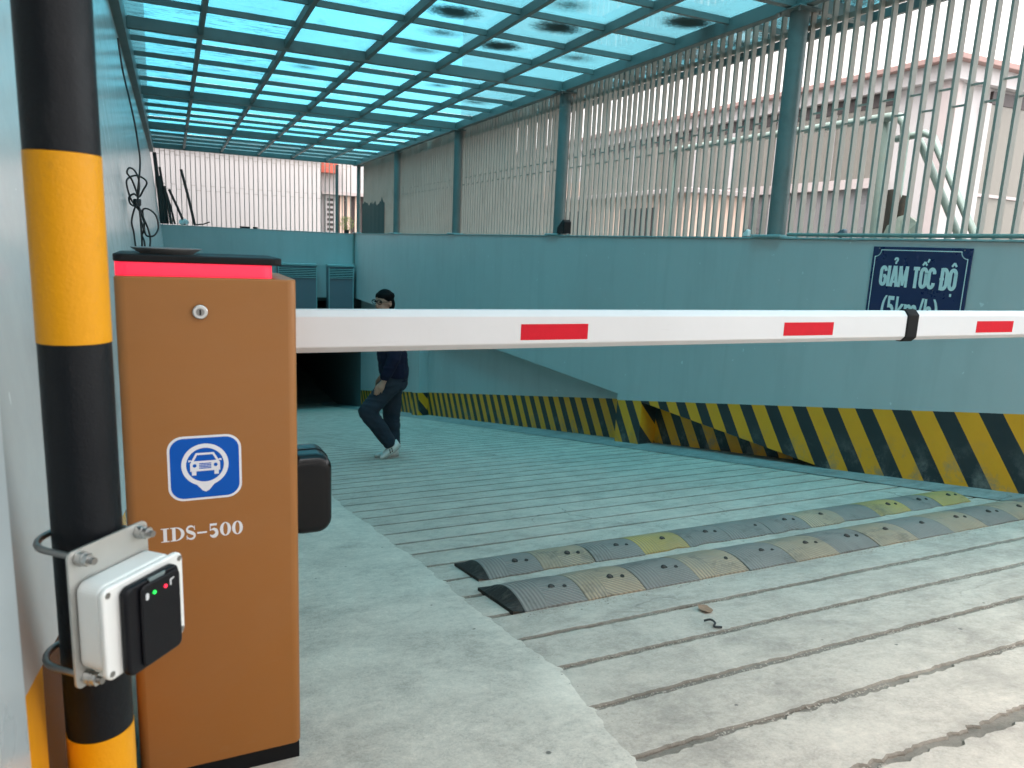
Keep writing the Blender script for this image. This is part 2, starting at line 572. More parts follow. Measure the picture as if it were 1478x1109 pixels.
MT['led_r'] = plain('red_led', (0.5, 0.02, 0.03), 0.4, emit=(1, 0.02, 0.06), es=0.35, bmp=0)
MT['led_g'] = plain('green_led', (0.02, 0.5, 0.05), 0.4, emit=(0.02, 1, 0.12), es=0.22, bmp=0)
MT['ledwhite'] = plain('pale_print', (0.6, 0.6, 0.6), 0.5, bmp=0)
MT['glow'] = plain('red_light_diffuser', (0.7, 0.03, 0.07), 0.4, 0, 0.05, 8, 0, 50, emit=(1.0, 0.008, 0.04), es=0.15)
MT['blue'] = plain('blue_sticker', (0.002, 0.085, 0.42), 0.45, 0, 0.04, 20, 0, spec=0.2)
MT['print'] = plain('white_print', (0.72, 0.71, 0.74), 0.5, 0, 0.04, 40, 0)
MT['navy'] = plain('navy_sign_paint', (0.012, 0.020, 0.075), 0.3, 0, 0.2, 6, 0.03, 30, 0.1, (0.05, 0.055, 0.09))
MT['signtext'] = plain('pale_sign_paint', (0.60, 0.68, 0.66), 0.5, 0, 0.1, 25, 0)
MT['cabgrey'] = plain('grey_cabinet_metal', (0.16, 0.165, 0.19), 0.5, 0, 0.06, 4)
MT['cabteal'] = plain('pale_teal_trim', (0.26, 0.38, 0.38), 0.5)
MT['pipe'] = plain('pale_green_pipe_paint', (0.17, 0.225, 0.20), 0.5, 0, 0.15, 8, 0.08, 60, 0.3, (0.2, 0.15, 0.1))
MT['cable'] = plain('black_cable', (0.012, 0.012, 0.013), 0.45, bmp=0)
MT['rust'] = plain('rusty_rod', (0.06, 0.045, 0.04), 0.75, 0.2, 0.4, 20, 0.3, 80)
MT['foil'] = plain('crumpled_white_bag', (0.85, 0.82, 0.8), 0.5, 0, 0.2, 20, 0.4, 60)
MT['net'] = plain('dark_green_shade_net', (0.012, 0.040, 0.036), 0.85, 0, 0.25, 12, 0.3, 200)
MT['leafdry'] = plain('dry_leaf', (0.28, 0.16, 0.10), 0.7, 0, 0.35, 60)
MT['twig'] = plain('dark_twig', (0.03, 0.028, 0.03), 0.7)
MT['wood'] = plain('old_bark', (0.09, 0.065, 0.05), 0.85, 0, 0.4, 30, 0.5, 60)


def leafmat(name, a, b_):
    m, nt, b = newmat(name)
    p = geo_pos(nt)
    c = mix(nt, noise_n(nt, p, 14.0, 3), a, b_)
    nt.links.new(c, b.inputs['Base Color'])
    b.inputs['Roughness'].default_value = 0.6
    return m


MT['leaf'] = leafmat('yellow_green_leaf', (0.22, 0.24, 0.04), (0.48, 0.46, 0.09))

# ================================================================== SETTING
# street-level ground: one sheet with a slot for the sunken ramp
mb = MB()
HX0, HX1, HY0, HY1 = -0.75, W + 0.22, 0.3, YB + 0.2
xs = [-900, HX0, HX1, 900]
ys = [-900, HY0, HY1, 900]
for i in range(3):
    for j in range(3):
        if i == 1 and j == 1:
            continue
        mb.face([(xs[i], ys[j], ZG), (xs[i + 1], ys[j], ZG), (xs[i + 1], ys[j + 1], ZG), (xs[i], ys[j + 1], ZG)])
tag(mb.build('ground', MT['street'], weld=True), None, None, kind='structure')


def nz(x, y, s=1.0, k=0.0):
    return noise.noise(V((x * s, y * s, 3.7 + k)))


# ramp: a rough dirt-filled bed, and on it the concrete strips between the anti-slip grooves
mb = MB()
nx, ny = 110, 420
X0, X1, Y0, Y1 = -0.5, W + 0.3, 0.3, 24.0
vs = []
for j in range(ny + 1):
    y = Y0 + (Y1 - Y0) * (j / ny) ** 1.8
    for i in range(nx + 1):
        x = X0 + (X1 - X0) * i / nx
        vs.append((x, y, gz(y) - 0.010 + 0.004 * nz(x, y, 14) + (0.006 * nz(x, y, 1.3) + 0.003 if y < 2.4 else 0.0)))
fs = [(j * (nx + 1) + i, j * (nx + 1) + i + 1, (j + 1) * (nx + 1) + i + 1, (j + 1) * (nx + 1) + i)
      for j in range(ny) for i in range(nx)]
mb.add(vs, fs, True)
mb.face([(X0, 24.0, gz(24) - 0.0135), (X1, 24.0, gz(24) - 0.0135), (X1, 34.0, gz(24) - 0.0135), (X0, 34.0, gz(24) - 0.0135)])
ramp = tag(mb.build('ramp', MT['groove']), None, None, kind='structure')

PITCH = 0.24
SX1 = W - 0.27


def strip(y0, y1, x0, x1, amp, nx):
    m = MB()
    rows = []
    k0, k1 = round(y0 * 41) * 1.37, round(y1 * 41) * 1.37
    for i in range(nx + 1):
        x = x0 + (x1 - x0) * i / nx
        a = y0 + amp * (0.4 * noise.noise(V((x * 3.1, k0, 1.0))) + 0.35 * noise.noise(V((x * 17.0, k0, 4.0))) + 0.5 * noise.noise(V((x * 47.0, k0, 2.0))))
        b = y1 + amp * (0.4 * noise.noise(V((x * 3.1, k1, 7.0))) + 0.35 * noise.noise(V((x * 17.0, k1, 9.0))) + 0.5 * noise.noise(V((x * 47.0, k1, 2.0))))
        e = 0.006
        h = [0.0012 * nz(x, y, 5.0) for y in (a, b)]
        rows.append([(x, a, gz(a) - 0.022), (x, a + e * 0.3, gz(a) - 0.005 + h[0]), (x, a + e, gz(a + e) + h[0]),
                     (x, (a + b) / 2, gz((a + b) / 2) + 0.0015 * nz(x, y0, 3.0)),
                     (x, b - e, gz(b - e) + h[1]), (x, b - e * 0.3, gz(b) - 0.005 + h[1]), (x, b, gz(b) - 0.022)])
    vs = [p for r in rows for p in r]
    fs = [(i * 7 + q, (i + 1) * 7 + q, (i + 1) * 7 + q + 1, i * 7 + q + 1) for i in range(nx) for q in range(6)]
    m.add(vs, fs, False)
    m.face(rows[0])
    m.face(list(reversed(rows[-1])))
    m.nx = nx
    return m


gy = []
y = 0.86 - 2 * PITCH
while y < 23.4:
    gy.append(y)
    y += PITCH * random.uniform(0.96, 1.04) * (1.0 if y < 12 else 1.5)
for i in range(len(gy) - 1):
    yc = gy[i]
    gw = 0.024 if yc < 1.0 else (0.016 if yc < 2.3 else 0.014)
    gw2 = 0.024 if gy[i + 1] < 1.0 else (0.016 if gy[i + 1] < 2.3 else 0.014)
    amp = 0.028 if yc < 1.0 else (0.012 if yc < 2.3 else 0.007)
    n = 260 if yc < 2.5 else (40 if yc < 7 else 16)
    x0 = 0.72 if yc < 7.2 else -0.30
    st = strip(gy[i] + gw / 2, gy[i + 1] - gw2 / 2, x0 + random.uniform(-0.02, 0.02), SX1 + random.uniform(-0.006, 0.0), amp, n)
    so_ = st.build('concrete_strip', MT['ramp'], ramp)
    so_.data.materials.append(MT['groove'])
    for p_ in so_.data.polygons:          # sides of the grooves are caked with dirt
        if abs(p_.normal.z) < 0.75:
            p_.material_index = 1

# plain concrete along the foot of the right wall
mb = MB()
n = 90
for i in range(n):
    ya, yb = 0.3 + 23.0 * i / n, 0.3 + 23.0 * (i + 1) / n
    ea, eb = 0.006 * nz(1, ya, 6), 0.006 * nz(1, yb, 6)
    mb.face([(SX1 + 0.009 + ea, ya, gz(ya) + 0.002), (W + 0.25, ya, gz(ya) + 0.012), (W + 0.25, yb, gz(yb) + 0.012), (SX1 + 0.009 + eb, yb, gz(yb) + 0.002)])
mb.build('edge_strip', MT['gutterc'], ramp, weld=True)

# smooth concrete apron on the left, feathering out over the grooves with a ragged edge
mb = MB()
EDGE = [(0.3, 0.80), (0.86, 0.80), (1.055, 0.825), (1.292, 0.876), (1.59, 0.91), (2.05, 0.90), (2.5, 0.913), (3.4, 0.935), (4.9, 0.947), (6.0, 0.95), (7.3, 0.94)]


def edge_at(y):
    for (a, xa), (b, xb) in zip(EDGE, EDGE[1:]):
        if a <= y <= b:
            return xa + (xb - xa) * (y - a) / (b - a)
    return EDGE[-1][1]


NY = 420
rows = []
for j in range(NY + 1):
    y = 0.3 + 7.0 * (j / NY) ** 1.3
    e = edge_at(y) + 0.016 * nz(0.5, y, 7) + 0.010 * nz(0.5, y, 31) + 0.03 * nz(0.2, y, 1.7)
    r = []
    for t, dz in ((0, 0.012), (0.3, 0.012), (0.6, 0.010), (0.85, 0.0065), (0.95, 0.005), (0.985, 0.003), (1.0, -0.004)):
        x = -0.45 + (e + 0.45) * t
        r.append((x, y, gz(y) + dz + 0.0018 * nz(x, y, 4) + 0.0008 * nz(x, y, 17)))
    rows.append(r)
vs = [p for r in rows for p in r]
mb.add(vs, [(j * 7 + q, j * 7 + q + 1, (j + 1) * 7 + q + 1, (j + 1) * 7 + q) for j in range(NY) for q in range(6)], True)
tag(mb.build('concrete_apron', MT['slab']), None, None, kind='structure')

# loose gravel lodged in the wide near grooves and along the apron edge
mb = MB()
ico = [(0, 0, 1), (0.9, 0, 0.3), (0.28, 0.85, 0.3), (-0.72, 0.53, 0.3), (-0.72, -0.53, 0.3), (0.28, -0.85, 0.3), (0, 0, -0.6)]
icf = [(0, i, i % 5 + 1) for i in range(1, 6)] + [(6, i % 5 + 1, i) for i in range(1, 6)]


def stone(x, y, r, lift=0.0):
    q = [random.uniform(0.6, 1.3) for _ in range(7)]
    a = random.uniform(0, 6.3)
    vs = [(x + r * s * (v[0] * cos(a) - v[1] * sin(a)), y + r * s * (v[0] * sin(a) + v[1] * cos(a)),
           gz(y) + lift + 0.6 * r * s * v[2]) for v, s in zip(ico, q)]
    mb.add(vs, icf)


for g in gy:
    if g > 4.3:
        break
    cnt = 1500 if g < 1.0 else (800 if g < 2.0 else 60)
    for _ in range(cnt):
        x = random.uniform(0.85, 4.1)
        if nz(x, g, 2.2, 5) < -0.15:
            continue
        stone(x, g + random.gauss(0, 0.010 if g < 1 else 0.005), random.choice((0.0015, 0.002, 0.003, 0.005 if g < 1 else 0.0032)), -0.004)
for _ in range(220):
    y = random.uniform(1.0, 5.0)
    stone(edge_at(y) + random.gauss(0.02, 0.03), y, random.uniform(0.001, 0.0028), 0.002)
for _ in range(900):
    stone(random.uniform(1.0, 4.2), 2.0 + random.gauss(-0.005, 0.018), random.uniform(0.0015, 0.004), 0.001)
for _ in range(160):
    stone(random.uniform(0.4, 4.2), random.uniform(0.9, 6), random.uniform(0.001, 0.003), 0.003)
tag(mb.build('gravel', MT['stone']), 'loose gravel lodged in the grooves of the ramp', 'gravel', kind='stuff')

# ------------------------------------------------------------------ right retaining wall
rw = empty('retaining_wall', (W + 0.1, 8, gz(8)))
tag(rw, 'long teal retaining wall with black and yellow hazard stripes along its foot', 'wall')
mb = MB()
# upper band, its foot following the ramp until the band runs clear of it
mb.box(W, W + 0.2, -0.5, YB, ZE, ZT)
mb.build('upper_wall', MT['teal_stripe'], rw, bevel=0.006, bseg=1)
mb = MB()
mb.box(W + 0.19, W + 0.45, 3.0, YB + 0.0, -6.5, ZE - 0.002)
mb.build('recessed_wall', MT['teal_stripe2'], rw)
for (ya, yb, xf) in ((6.20, 6.66, W - 0.001), (13.84, 14.3, W - 0.001)):
    mb = MB()
    mb.box(xf, W + 0.3, ya, yb, -6.5, ZE + 0.05)
    mb.build('pilaster', MT['teal_stripe'], rw)
mb = MB()
mb.box(W - 0.01, W + 0.21, -0.5, YB, ZT + 0.0005, ZT + 0.012)
mb.build('coping', MT['cabteal'], rw)

# ------------------------------------------------------------------ left wall (leaning a little outwards)
lw = empty('left_wall', (-0.5, 8, gz(8)))
tag(lw, 'tall glossy pale teal wall on the left, striped at its foot', 'wall')
mb = MB()
prof = [(lx(-6.5), -6.5), (lx(2.0), 2.0), (lx(2.0) - 0.3, 2.0), (-0.95, -6.5)]
mb.prism(prof, lambda u, v, d: (u, d, v), 0.2, YB + 0.1)
mb.build('wall_face', MT['left'], lw)
mb = MB()
mb.box(-0.8, -0.150, -1.5, 0.80, ZG - 0.3, 2.0)
mb.build('near_pier', plain('pale_grey_pier_paint', (0.44, 0.48, 0.49), 0.3, 0, 0.08, 2.0, 0.06, 25), lw, bevel=0.008)

part_up = MB()
part_up.box(-9.0, lx(2.0) - 0.01, -1.5, YB + 2.0, 2.25, 10.0)
part_up.build('sky_blocking_storeys', MT['bright'], lw)  # unseen storeys added above the wall to block sky light from the left

# unseen house added behind the camera to block the low sky
oh = empty('sky_blocking_house', (0, -9, ZG))
tag(oh, 'plain unseen house added behind the viewer to block low sky light', 'house')
mb = MB()
mb.box(-14, 14, -14, -8.0, ZG - 0.05, 8.5)
mb.build('wall', MT['bright'], oh)
for k in range(6):
    mb = MB()
    mb.box(-9 + k * 3.4, -7.4 + k * 3.4, -8.0, -7.96, 0.4, 2.0)
    mb.build('window', MT['glassgrey'], oh)

# ------------------------------------------------------------------ back wall over the basement opening
bw = empty('back_wall', (2, YB + 0.1, ZE))
tag(bw, 'teal wall over the dark basement opening at the far end', 'wall')
mb = MB()
mb.box(-0.85, W + 0.44, YB + 0.002, YB + 0.2, ZE, ZT - 0.015)
mb.build('header', MT['teal'], bw)
mb = MB()
mb.box(-0.85, W - 0.01, YB - 0.006, YB + 0.21, ZT - 0.0145, ZT + 0.0)
mb.build('coping', MT['teal'], bw)

tn = empty('basement_passage', (2, 24, gz(24)))
tag(tn, 'dark basement passage at the bottom of the ramp', 'passage')
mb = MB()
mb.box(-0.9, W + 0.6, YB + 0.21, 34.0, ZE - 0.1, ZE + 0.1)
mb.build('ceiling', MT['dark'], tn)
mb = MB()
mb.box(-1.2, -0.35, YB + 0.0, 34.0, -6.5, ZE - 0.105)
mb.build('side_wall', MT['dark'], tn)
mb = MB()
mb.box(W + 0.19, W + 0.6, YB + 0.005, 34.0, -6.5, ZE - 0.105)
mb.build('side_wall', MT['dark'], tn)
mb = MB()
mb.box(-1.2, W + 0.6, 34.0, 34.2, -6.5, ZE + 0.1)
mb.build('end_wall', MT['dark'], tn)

# ------------------------------------------------------------------ canopy
YC = [4.64 + 3.765 * k for k in range(5)]
LONG = [0.337, 1.16, 2.0, 2.81, 3.65]
EX = 4.45
ROWP = 0.753
YR0 = 4.64 - 6 * ROWP  # foremost rows lie out of view, added to shade the near ramp
rowsY = [YR0 + ROWP * j for j in range(27)]           # ends at the back beam
YEND = YB - 0.02
cn = empty('canopy', (2, 10, 1.9))
tag(cn, 'steel framed canopy of turquoise tinted sheets over the ramp', 'canopy')


def part_box(name, mat, parent, *b, bevel=0.0):
    m = MB()
    m.box(*b)
    return m.build(name, mat, parent, bevel=bevel, bseg=1)


for x in LONG:
    part_box('long_bar', MT['frame'], cn, x - 0.022, x + 0.022, YR0 - 0.04, YEND - 0.03, 1.925, 2.008, bevel=0.003)
part_box('edge_beam', MT['frame'], cn, EX - 0.04, EX + 0.04, YR0 - 0.04, YEND + 0.03, 1.893, 2.008, bevel=0.004)
part_box('wall_beam', MT['frame'], cn, lx(1.9) + 0.004, lx(1.9) + 0.085, YR0 - 0.04, YEND + 0.03, 1.80, 2.0, bevel=0.004)
part_box('eave_bar', MT['frame'], cn, 5.235, 5.275, YR0 - 0.04, YEND, 1.925, 1.998, bevel=0.003)
for j, y in enumerate(rowsY):
    main = (j - 1) % 5 == 0
    if j == len(rowsY) - 1:
        y = YEND - 0.04
        main = True
    if main:
        part_box('main_beam', MT['frame'], cn, lx(1.9) + 0.087, EX - 0.042, y - 0.030, y + 0.030, 1.895, 2.0085, bevel=0.004)
        part_box('main_beam', MT['frame'], cn, EX + 0.042, 5.233, y - 0.035, y + 0.035, 1.90, 2.003, bevel=0.004)
    else:
        xs_ = [lx(1.9) + 0.087] + LONG + [EX]
        for a, b in zip(xs_, xs_[1:]):
            part_box('purlin', MT['frame'], cn, a + 0.023 * (a in LONG), b - (0.023 if b in LONG else 0.042), y - 0.017, y + 0.017, 1.957, 2.007)
        part_box('purlin', MT['frame'], cn, EX + 0.042, 5.233, y - 0.017, y + 0.017, 1.957, 2.007)
# sheets, one per bay
PCACHE = {}


def pane(xa, xb, ya, yb, mat):
    key = (round(xb - xa, 3), round(yb - ya, 3), mat.name)
    if key not in PCACHE:
        m = MB()
        hx, hy = (xb - xa) / 2, (yb - ya) / 2
        m.face([(-hx, -hy, 0), (hx, -hy, 0), (hx, hy, 0), (-hx, hy, 0)])
        me = bpy.data.meshes.new('pane')
        me.from_pydata([tuple(p) for p in m.v], [], m.f)
        me.materials.append(mat)
        PCACHE[key] = me
    link('pane', PCACHE[key], cn, V(((xa + xb) / 2, (ya + yb) / 2, 2.010 + random.uniform(-0.001, 0.001))) - ORG[cn])


PUD = {(3, 2): 'puddle', (4, 2): 'puddle', (4, 3): 'puddle', (5, 1): 'puddle', (3, 3): 'puddle2', (4, 6): 'puddle2', (4, 1): 'puddle2',
       (5, 3): 'puddle2', (3, 4): 'puddle2', (5, 7): 'puddle2', (2, 6): 'puddle2', (5, 10): 'puddle2', (3, 10): 'puddle2', (2, 0): 'puddle2'}
for j in range(len(rowsY) - 1):
    ya, yb = rowsY[j] + 0.0015, rowsY[j + 1] - 0.0015
    if j == len(rowsY) - 2:
        yb = YEND - 0.04
    xs_ = [lx(1.9) + 0.05] + LONG + [EX]
    for c in range(6):
        mt = PUD.get((c, j - 6)) or ('streak' if c == 0 or (c == 1 and random.random() < 0.6) else 'pane')
        pane(xs_[c] + 0.0015, xs_[c + 1] - 0.0015, ya, yb, MT[mt])
    pane(EX + 0.0015, 5.26, ya, yb, MT['gutter'])
# columns
for k, y in enumerate(YC):
    if k == 4:
        y = YB - 0.11
    r = 0.072 if k < 4 else 0.05
    col = MB().cyl((EX + 0.03, y, ZT + 0.03), (EX + 0.03, y, 1.875), r, 28).build('column', MT['frame'], cn)
    for p_ in col.data.polygons:
        p_.use_smooth = len(p_.vertices) == 4
    part_box('base_plate', MT['cabteal'], col, EX - 0.085, EX + 0.145, y - 0.16, y + 0.16, ZT + 0.0125, ZT + 0.032, bevel=0.003)
    part_box('cap_plate', MT['frame'], col, EX - 0.10, EX + 0.16, y - 0.13, y + 0.13, 1.875, 1.889, bevel=0.002)
    if k < 2:
        for sx in (-1, 1):
            for sy in (-1, 1):
                b = MB()
                b.cyl((EX + 0.03 + sx * 0.105, y + sy * 0.1, 1.851), (EX + 0.03 + sx * 0.105, y + sy * 0.1, 1.8915), 0.009, 6)
                b.build('bolt', MT['bolt'], col)

# ------------------------------------------------------------------ slatted screens
XF = W + 0.165
fe = empty('slat_screen', (XF, 8, ZT))
tag(fe, 'long screen of upright grey slats standing on the right retaining wall', 'screen')
sm = MB()
sm.box(-0.0220, 0.0220, -0.0092, 0.0092, 0, 1.80)
slat_me = bpy.data.meshes.new('slat')
slat_me.from_pydata([tuple(p) for p in sm.v], [], sm.f)
slat_me.materials.append(MT['slat'])
tm = MB()
tm.box(-0.006, 0.006, 0.0100, 0.110 - 0.0100, -0.006, 0.006)
tie_me = bpy.data.meshes.new('tie_bar')
tie_me.from_pydata([tuple(p) for p in tm.v], [], tm.f)
tie_me.materials.append(MT['slat'])
SP = 0.1045
NS = int((19.50 - 1.75) / SP)
for i in range(NS):
    y = 1.757 + SP * i
    o = link('slat', slat_me, fe, V((XF + random.uniform(-0.003, 0.003), y, ZT + 0.013)) - ORG[fe])
    o.rotation_euler = (random.uniform(-0.003, 0.003), random.uniform(-0.003, 0.003), random.uniform(-0.03, 0.03))
    t = link('tie_bar', tie_me, fe, V((XF, y, 1.115 if i % 2 else 1.0)) - ORG[fe])
    t.scale = (1, SP / 0.110, 1)
# thin rails that carry the slats
part_box('rail', MT['slat'], fe, XF + 0.024, XF + 0.044, 1.7, 19.5, 1.76, 1.80)

fb = empty('back_slat_screen', (2, YB + 0.12, ZT))
tag(fb, 'slatted screen on the far end wall, seen edge on against white', 'screen')
fs_me = bpy.data.meshes.new('slat')
sm = MB()
sm.box(-0.009, 0.009, -0.02, 0.02, 0, 1.80)
fs_me.from_pydata([tuple(p) for p in sm.v], [], sm.f)
fs_me.materials.append(MT['slat'])
ft_me = bpy.data.meshes.new('tie_bar')
tm = MB()
tm.box(0.0092, 0.110 - 0.0092, -0.004, 0.004, -0.005, 0.005)
ft_me.from_pydata([tuple(p) for p in tm.v], [], tm.f)
ft_me.materials.append(MT['slat'])
for i in range(43):
    x = -0.30 + 0.110 * i
    link('slat', fs_me, fb, V((x, YB + 0.12, ZT + 0.0)) - ORG[fb])
    if i < 42:
        link('tie_bar', ft_me, fb, V((x, YB + 0.12, 1.115 if i % 2 else 1.0)) - ORG[fb])
        link('tie_bar', ft_me, fb, V((x, YB + 0.12, 1.86 if i % 2 else 1.79)) - ORG[fb])
MBp = MB().cyl((3.95, YB + 0.06, ZT + 0.002), (3.95, YB + 0.06, 1.875), 0.04, 16)
MBp.build('post', MT['frame'], fb)

# ------------------------------------------------------------------ neighbouring buildings
BX, BY = 9.0, 6.60
nb = empty('corner_house', (11, 12, ZG))
tag(nb, 'white corner house with pink eaves seen through the right slats', 'house')
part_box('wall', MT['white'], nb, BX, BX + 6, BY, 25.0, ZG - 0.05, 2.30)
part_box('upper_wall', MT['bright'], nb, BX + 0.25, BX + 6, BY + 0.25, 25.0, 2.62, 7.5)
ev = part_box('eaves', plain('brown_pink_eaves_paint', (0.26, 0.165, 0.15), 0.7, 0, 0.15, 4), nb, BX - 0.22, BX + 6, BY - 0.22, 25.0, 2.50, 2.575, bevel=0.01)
part_box('soffit', MT['white'], ev, BX - 0.12, BX + 6, BY - 0.12, 25.0, 2.302, 2.499)
part_box('corner_pier', MT['pinkwhite'], nb, BX - 0.05, BX + 0.15, BY - 0.05, BY + 0.12, ZG, 2.301)
# vents and blinds on the side towards the ramp
for (ya, yb) in ((7.35, 9.35), (9.55, 11.5), (11.7, 13.6), (13.8, 15.7)):
    v_ = part_box('vent', MT['louvre'], nb, BX - 0.03, BX + 0.02, ya, yb, 2.12, 2.29)
    wn = part_box('window', MT['shutter'], nb, BX - 0.02, BX + 0.02, ya, yb, 1.17, 2.118)
    mid = (ya + yb) / 2
    part_box('mullion', MT['white'], wn, BX - 0.045, BX - 0.022, mid - 0.03, mid + 0.03, 1.18, 2.11)
    part_box('window_sill', MT['pinkwhite'], wn, BX - 0.09, BX - 0.005, ya - 0.03, yb + 0.03, 1.03, 1.165)
    part_box('lower_panel', MT['glassgrey'], nb, BX - 0.018, BX + 0.02, ya, yb, 0.0, 1.028)
part_box('wall_panel', MT['peach'], nb, BX - 0.03, BX + 0.02, 15.9, 24.9, ZG + 0.02, 1.6)
# window on the side facing the street
wn = part_box('window', MT['shutter'], nb, BX + 0.75, BX + 3.2, BY - 0.03, BY + 0.03, 0.0, 2.10)
part_box('window_frame', MT['white'], wn, BX + 0.62, BX + 0.748, BY - 0.06, BY + 0.0, 0.0, 2.10)
part_box('window_frame', MT['pinkwhite'], wn, BX + 0.75, BX + 3.2, BY - 0.05, BY - 0.032, 0.93, 0.97)
part_box('vent', MT['louvre'], nb, BX + 0.78, BX + 3.2, BY - 0.04, BY + 0.02, 2.102, 2.26)

ob = empty('low_outbuilding', (7.6, 14, ZG))
tag(ob, 'low peach coloured outbuilding behind the middle of the slats', 'building')
part_box('wall', MT['peach'], ob, 7.4, 8.6, 9.6, 20.0, ZG - 0.05, 0.95)
part_box('roof_slab', MT['pinkwhite'], ob, 7.3, 8.65, 9.5, 20.1, 0.951, 1.03, bevel=0.01)
for ya in (10.4, 12.6, 15.0):
    d_ = part_box('window', MT['louvre'], ob, 7.385, 7.45, ya, ya + 1.1, -0.1, 0.75)
    part_box('window_frame', MT['white'], d_, 7.37, 7.384, ya + 0.52, ya + 0.58, -0.1, 0.75)

wb = empty('white_backdrop_house', (0, 26, ZG))
tag(wb, 'blank white house wall directly behind the far slats', 'house')
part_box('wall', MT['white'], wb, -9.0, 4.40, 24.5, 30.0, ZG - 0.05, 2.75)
part_box('ledge', MT['pinkwhite'], wb, -9.0, 4.40, 24.44, 24.498, 2.4, 2.5)

sb = empty('shuttered_house', (7, 27, ZG))
tag(sb, 'white house with red beam and louvred shutter at the far corner', 'house')
part_box('wall', MT['white'], sb, 4.45, 8.8, 25.2, 30.0, ZG - 0.05, 2.9)
part_box('red_beam', MT['red'], sb, 4.36, 5.0, 24.9, 25.19, 2.10, 2.50)
part_box('lintel', MT['pinkwhite'], sb, 4.5, 8.8, 24.95, 25.19, 1.42, 1.52)
part_box('doorway', MT['louvre'], sb, 5.05, 6.2, 25.15, 25.198, -0.4, 1.419)
for x in (5.12, 5.36, 5.62):
    part_box('curtain', MT['peach'], sb, x, x + 0.13, 25.10, 25.148, -0.4, 1.41)
sh = part_box('shutter', MT['white'], sb, 4.62, 4.98, 25.10, 25.19, 0.0, 1.40)
for q in range(8):
    part_box('shutter_slat', MT['louvre'], sh, 4.70, 4.92, 25.085, 25.099, 0.1 + q * 0.16, 0.18 + q * 0.16)

# pipe frame and props outside the right wall
pf = empty('pipe_frame', (6.0, 5, ZG))
tag(pf, 'pale green bent pipe frame standing behind the right slats', 'frame')
MB().tube([(6, 8.24, 1.33), (6, 8, 1.33), (6, 4.95, 1.315), (6, 4.86, 1.30), (6, 4.80, 1.24), (6, 4.78, 1.15), (6, 4.74, ZG)], 0.04, 12).build('rail', MT['pipe'], pf)
MB().tube([(6.03, 5.02, 1.29), (6.03, 4.99, 0.2), (6.03, 4.97, ZG)], 0.04, 12).build('upright', MT['pipe'], pf)
MB().tube([(6.05, 8.2, 1.30), (6.05, 8.2, ZG)], 0.04, 12).build('upright', MT['pipe'], pf)
MB().tube([(6.05, 4.9, 1.12), (6.05, 4.62, 1.14), (6.05, 4.54, 1.10), (6.05, 3.98, 0.18), (6.05, 3.4, ZG)], 0.032, 12).build('strut', MT['pipe'], pf)
MB().tube([(6.12, 4.72, 1.10), (6.12, 4.30, 0.40), (6.12, 3.55, ZG)], 0.032, 12).build('strut', MT['pipe'], pf)

cdt = MB().tube([(W + 0.03, 1.8, ZT + 0.034), (W + 0.03, 2.8, ZT + 0.032), (W + 0.028, 4.1, ZT + 0.033), (W + 0.03, 4.46, ZT + 0.036)], 0.014, 10)
tag(cdt.build('conduit', MT['pipe']), 'pale green conduit lying on the wall top near the sign', 'pipe')

# old stump with sack behind the slats by the sign
so_ = MB()
pts = [(5.6, 4.52, ZG), (5.6, 4.5, 0.1), (5.62, 4.47, 0.35), (5.6, 4.5, 0.62)]
so_.tube(pts, [0.12, 0.10, 0.09, 0.05], 9)
so_.tube([(5.6, 4.47, 0.2), (5.55, 4.36, 0.42), (5.56, 4.34, 0.56)], [0.06, 0.05, 0.03], 7)
tag(so_.build('tree_stump', MT['wood']), 'dark rough stump behind the slats above the sign', 'stump')


def crumple(name, c, rx, ry, rz, mat, label, cat, seed, amp=0.25):
    m = MB()
    nu, nv = 18, 10
    vs, fs = [], []
    for j in range(nv + 1):
        th = pi * j / nv
        for i in range(nu):
            a = 2 * pi * i / nu
            d = V((sin(th) * cos(a), sin(th) * sin(a), cos(th)))
            k = 1 + amp * noise.noise(d * 1.9 + V((seed, 0, 0))) + amp * 0.6 * noise.noise(d * 5 + V((seed, 3, 0)))
            p = V((c[0] + d.x * rx * k, c[1] + d.y * ry * k, c[2] + max(d.z * rz * k, -rz * 0.8)))
            vs.append(p)
    for j in range(nv):
        for i in range(nu):
            fs.append((j * nu + i, j * nu + (i + 1) % nu, (j + 1) * nu + (i + 1) % nu, (j + 1) * nu + i))
    m.add(vs, fs, False)
    o = m.build(name, mat, weld=True)
    return tag(o, label, cat)


crumple('sack', (5.45, 4.22, -0.25), 0.16, 0.24, 0.62, plain('pale_olive_sack', (0.42, 0.42, 0.34), 0.8, 0, 0.2, 12, 0.3, 40), 'pale olive sack slumped behind the slats above the sign', 'sack', 3.3)

# ================================================================== BARRIER GATE
FY = 1.484
BX0, BX1 = -0.098, 0.219
ZB0, ZB1 = gz(FY + 0.15) - 0.03, -0.083
bg_ = empty('barrier_gate', (0.06, FY + 0.15, gz(FY + 0.15)))
tag(bg_, 'copper brown barrier gate cabinet with white boom arm across the ramp', 'barrier gate')
mb = MB()
P = rounded((BX0 + BX1) / 2, FY + 0.14, (BX1 - BX0) / 2, 0.14, 0.018, 6)
mb.prism(P, lambda u, v, d: (u, v, d), -1.096, ZB1)
cab = mb.build('cabinet', MT['orange'], bg_, bevel=0.003, bseg=2)
for p_ in cab.data.polygons:
    p_.use_smooth = p_.area < 0.03
mb = MB()
mb.box(BX0 + 0.004, BX1 - 0.004, FY + 0.004, FY + 0.276, -1.22, -1.0965)
mb.build('plinth', MT['black'], bg_)
mb = MB()
mb.prism(rounded(0.048, FY + 0.13, 0.147, 0.115, 0.02), lambda u, v, d: (u, v, d), -0.0575, -0.0435)
mb.build('lid', MT['black'], bg_, bevel=0.003)
mb = MB()
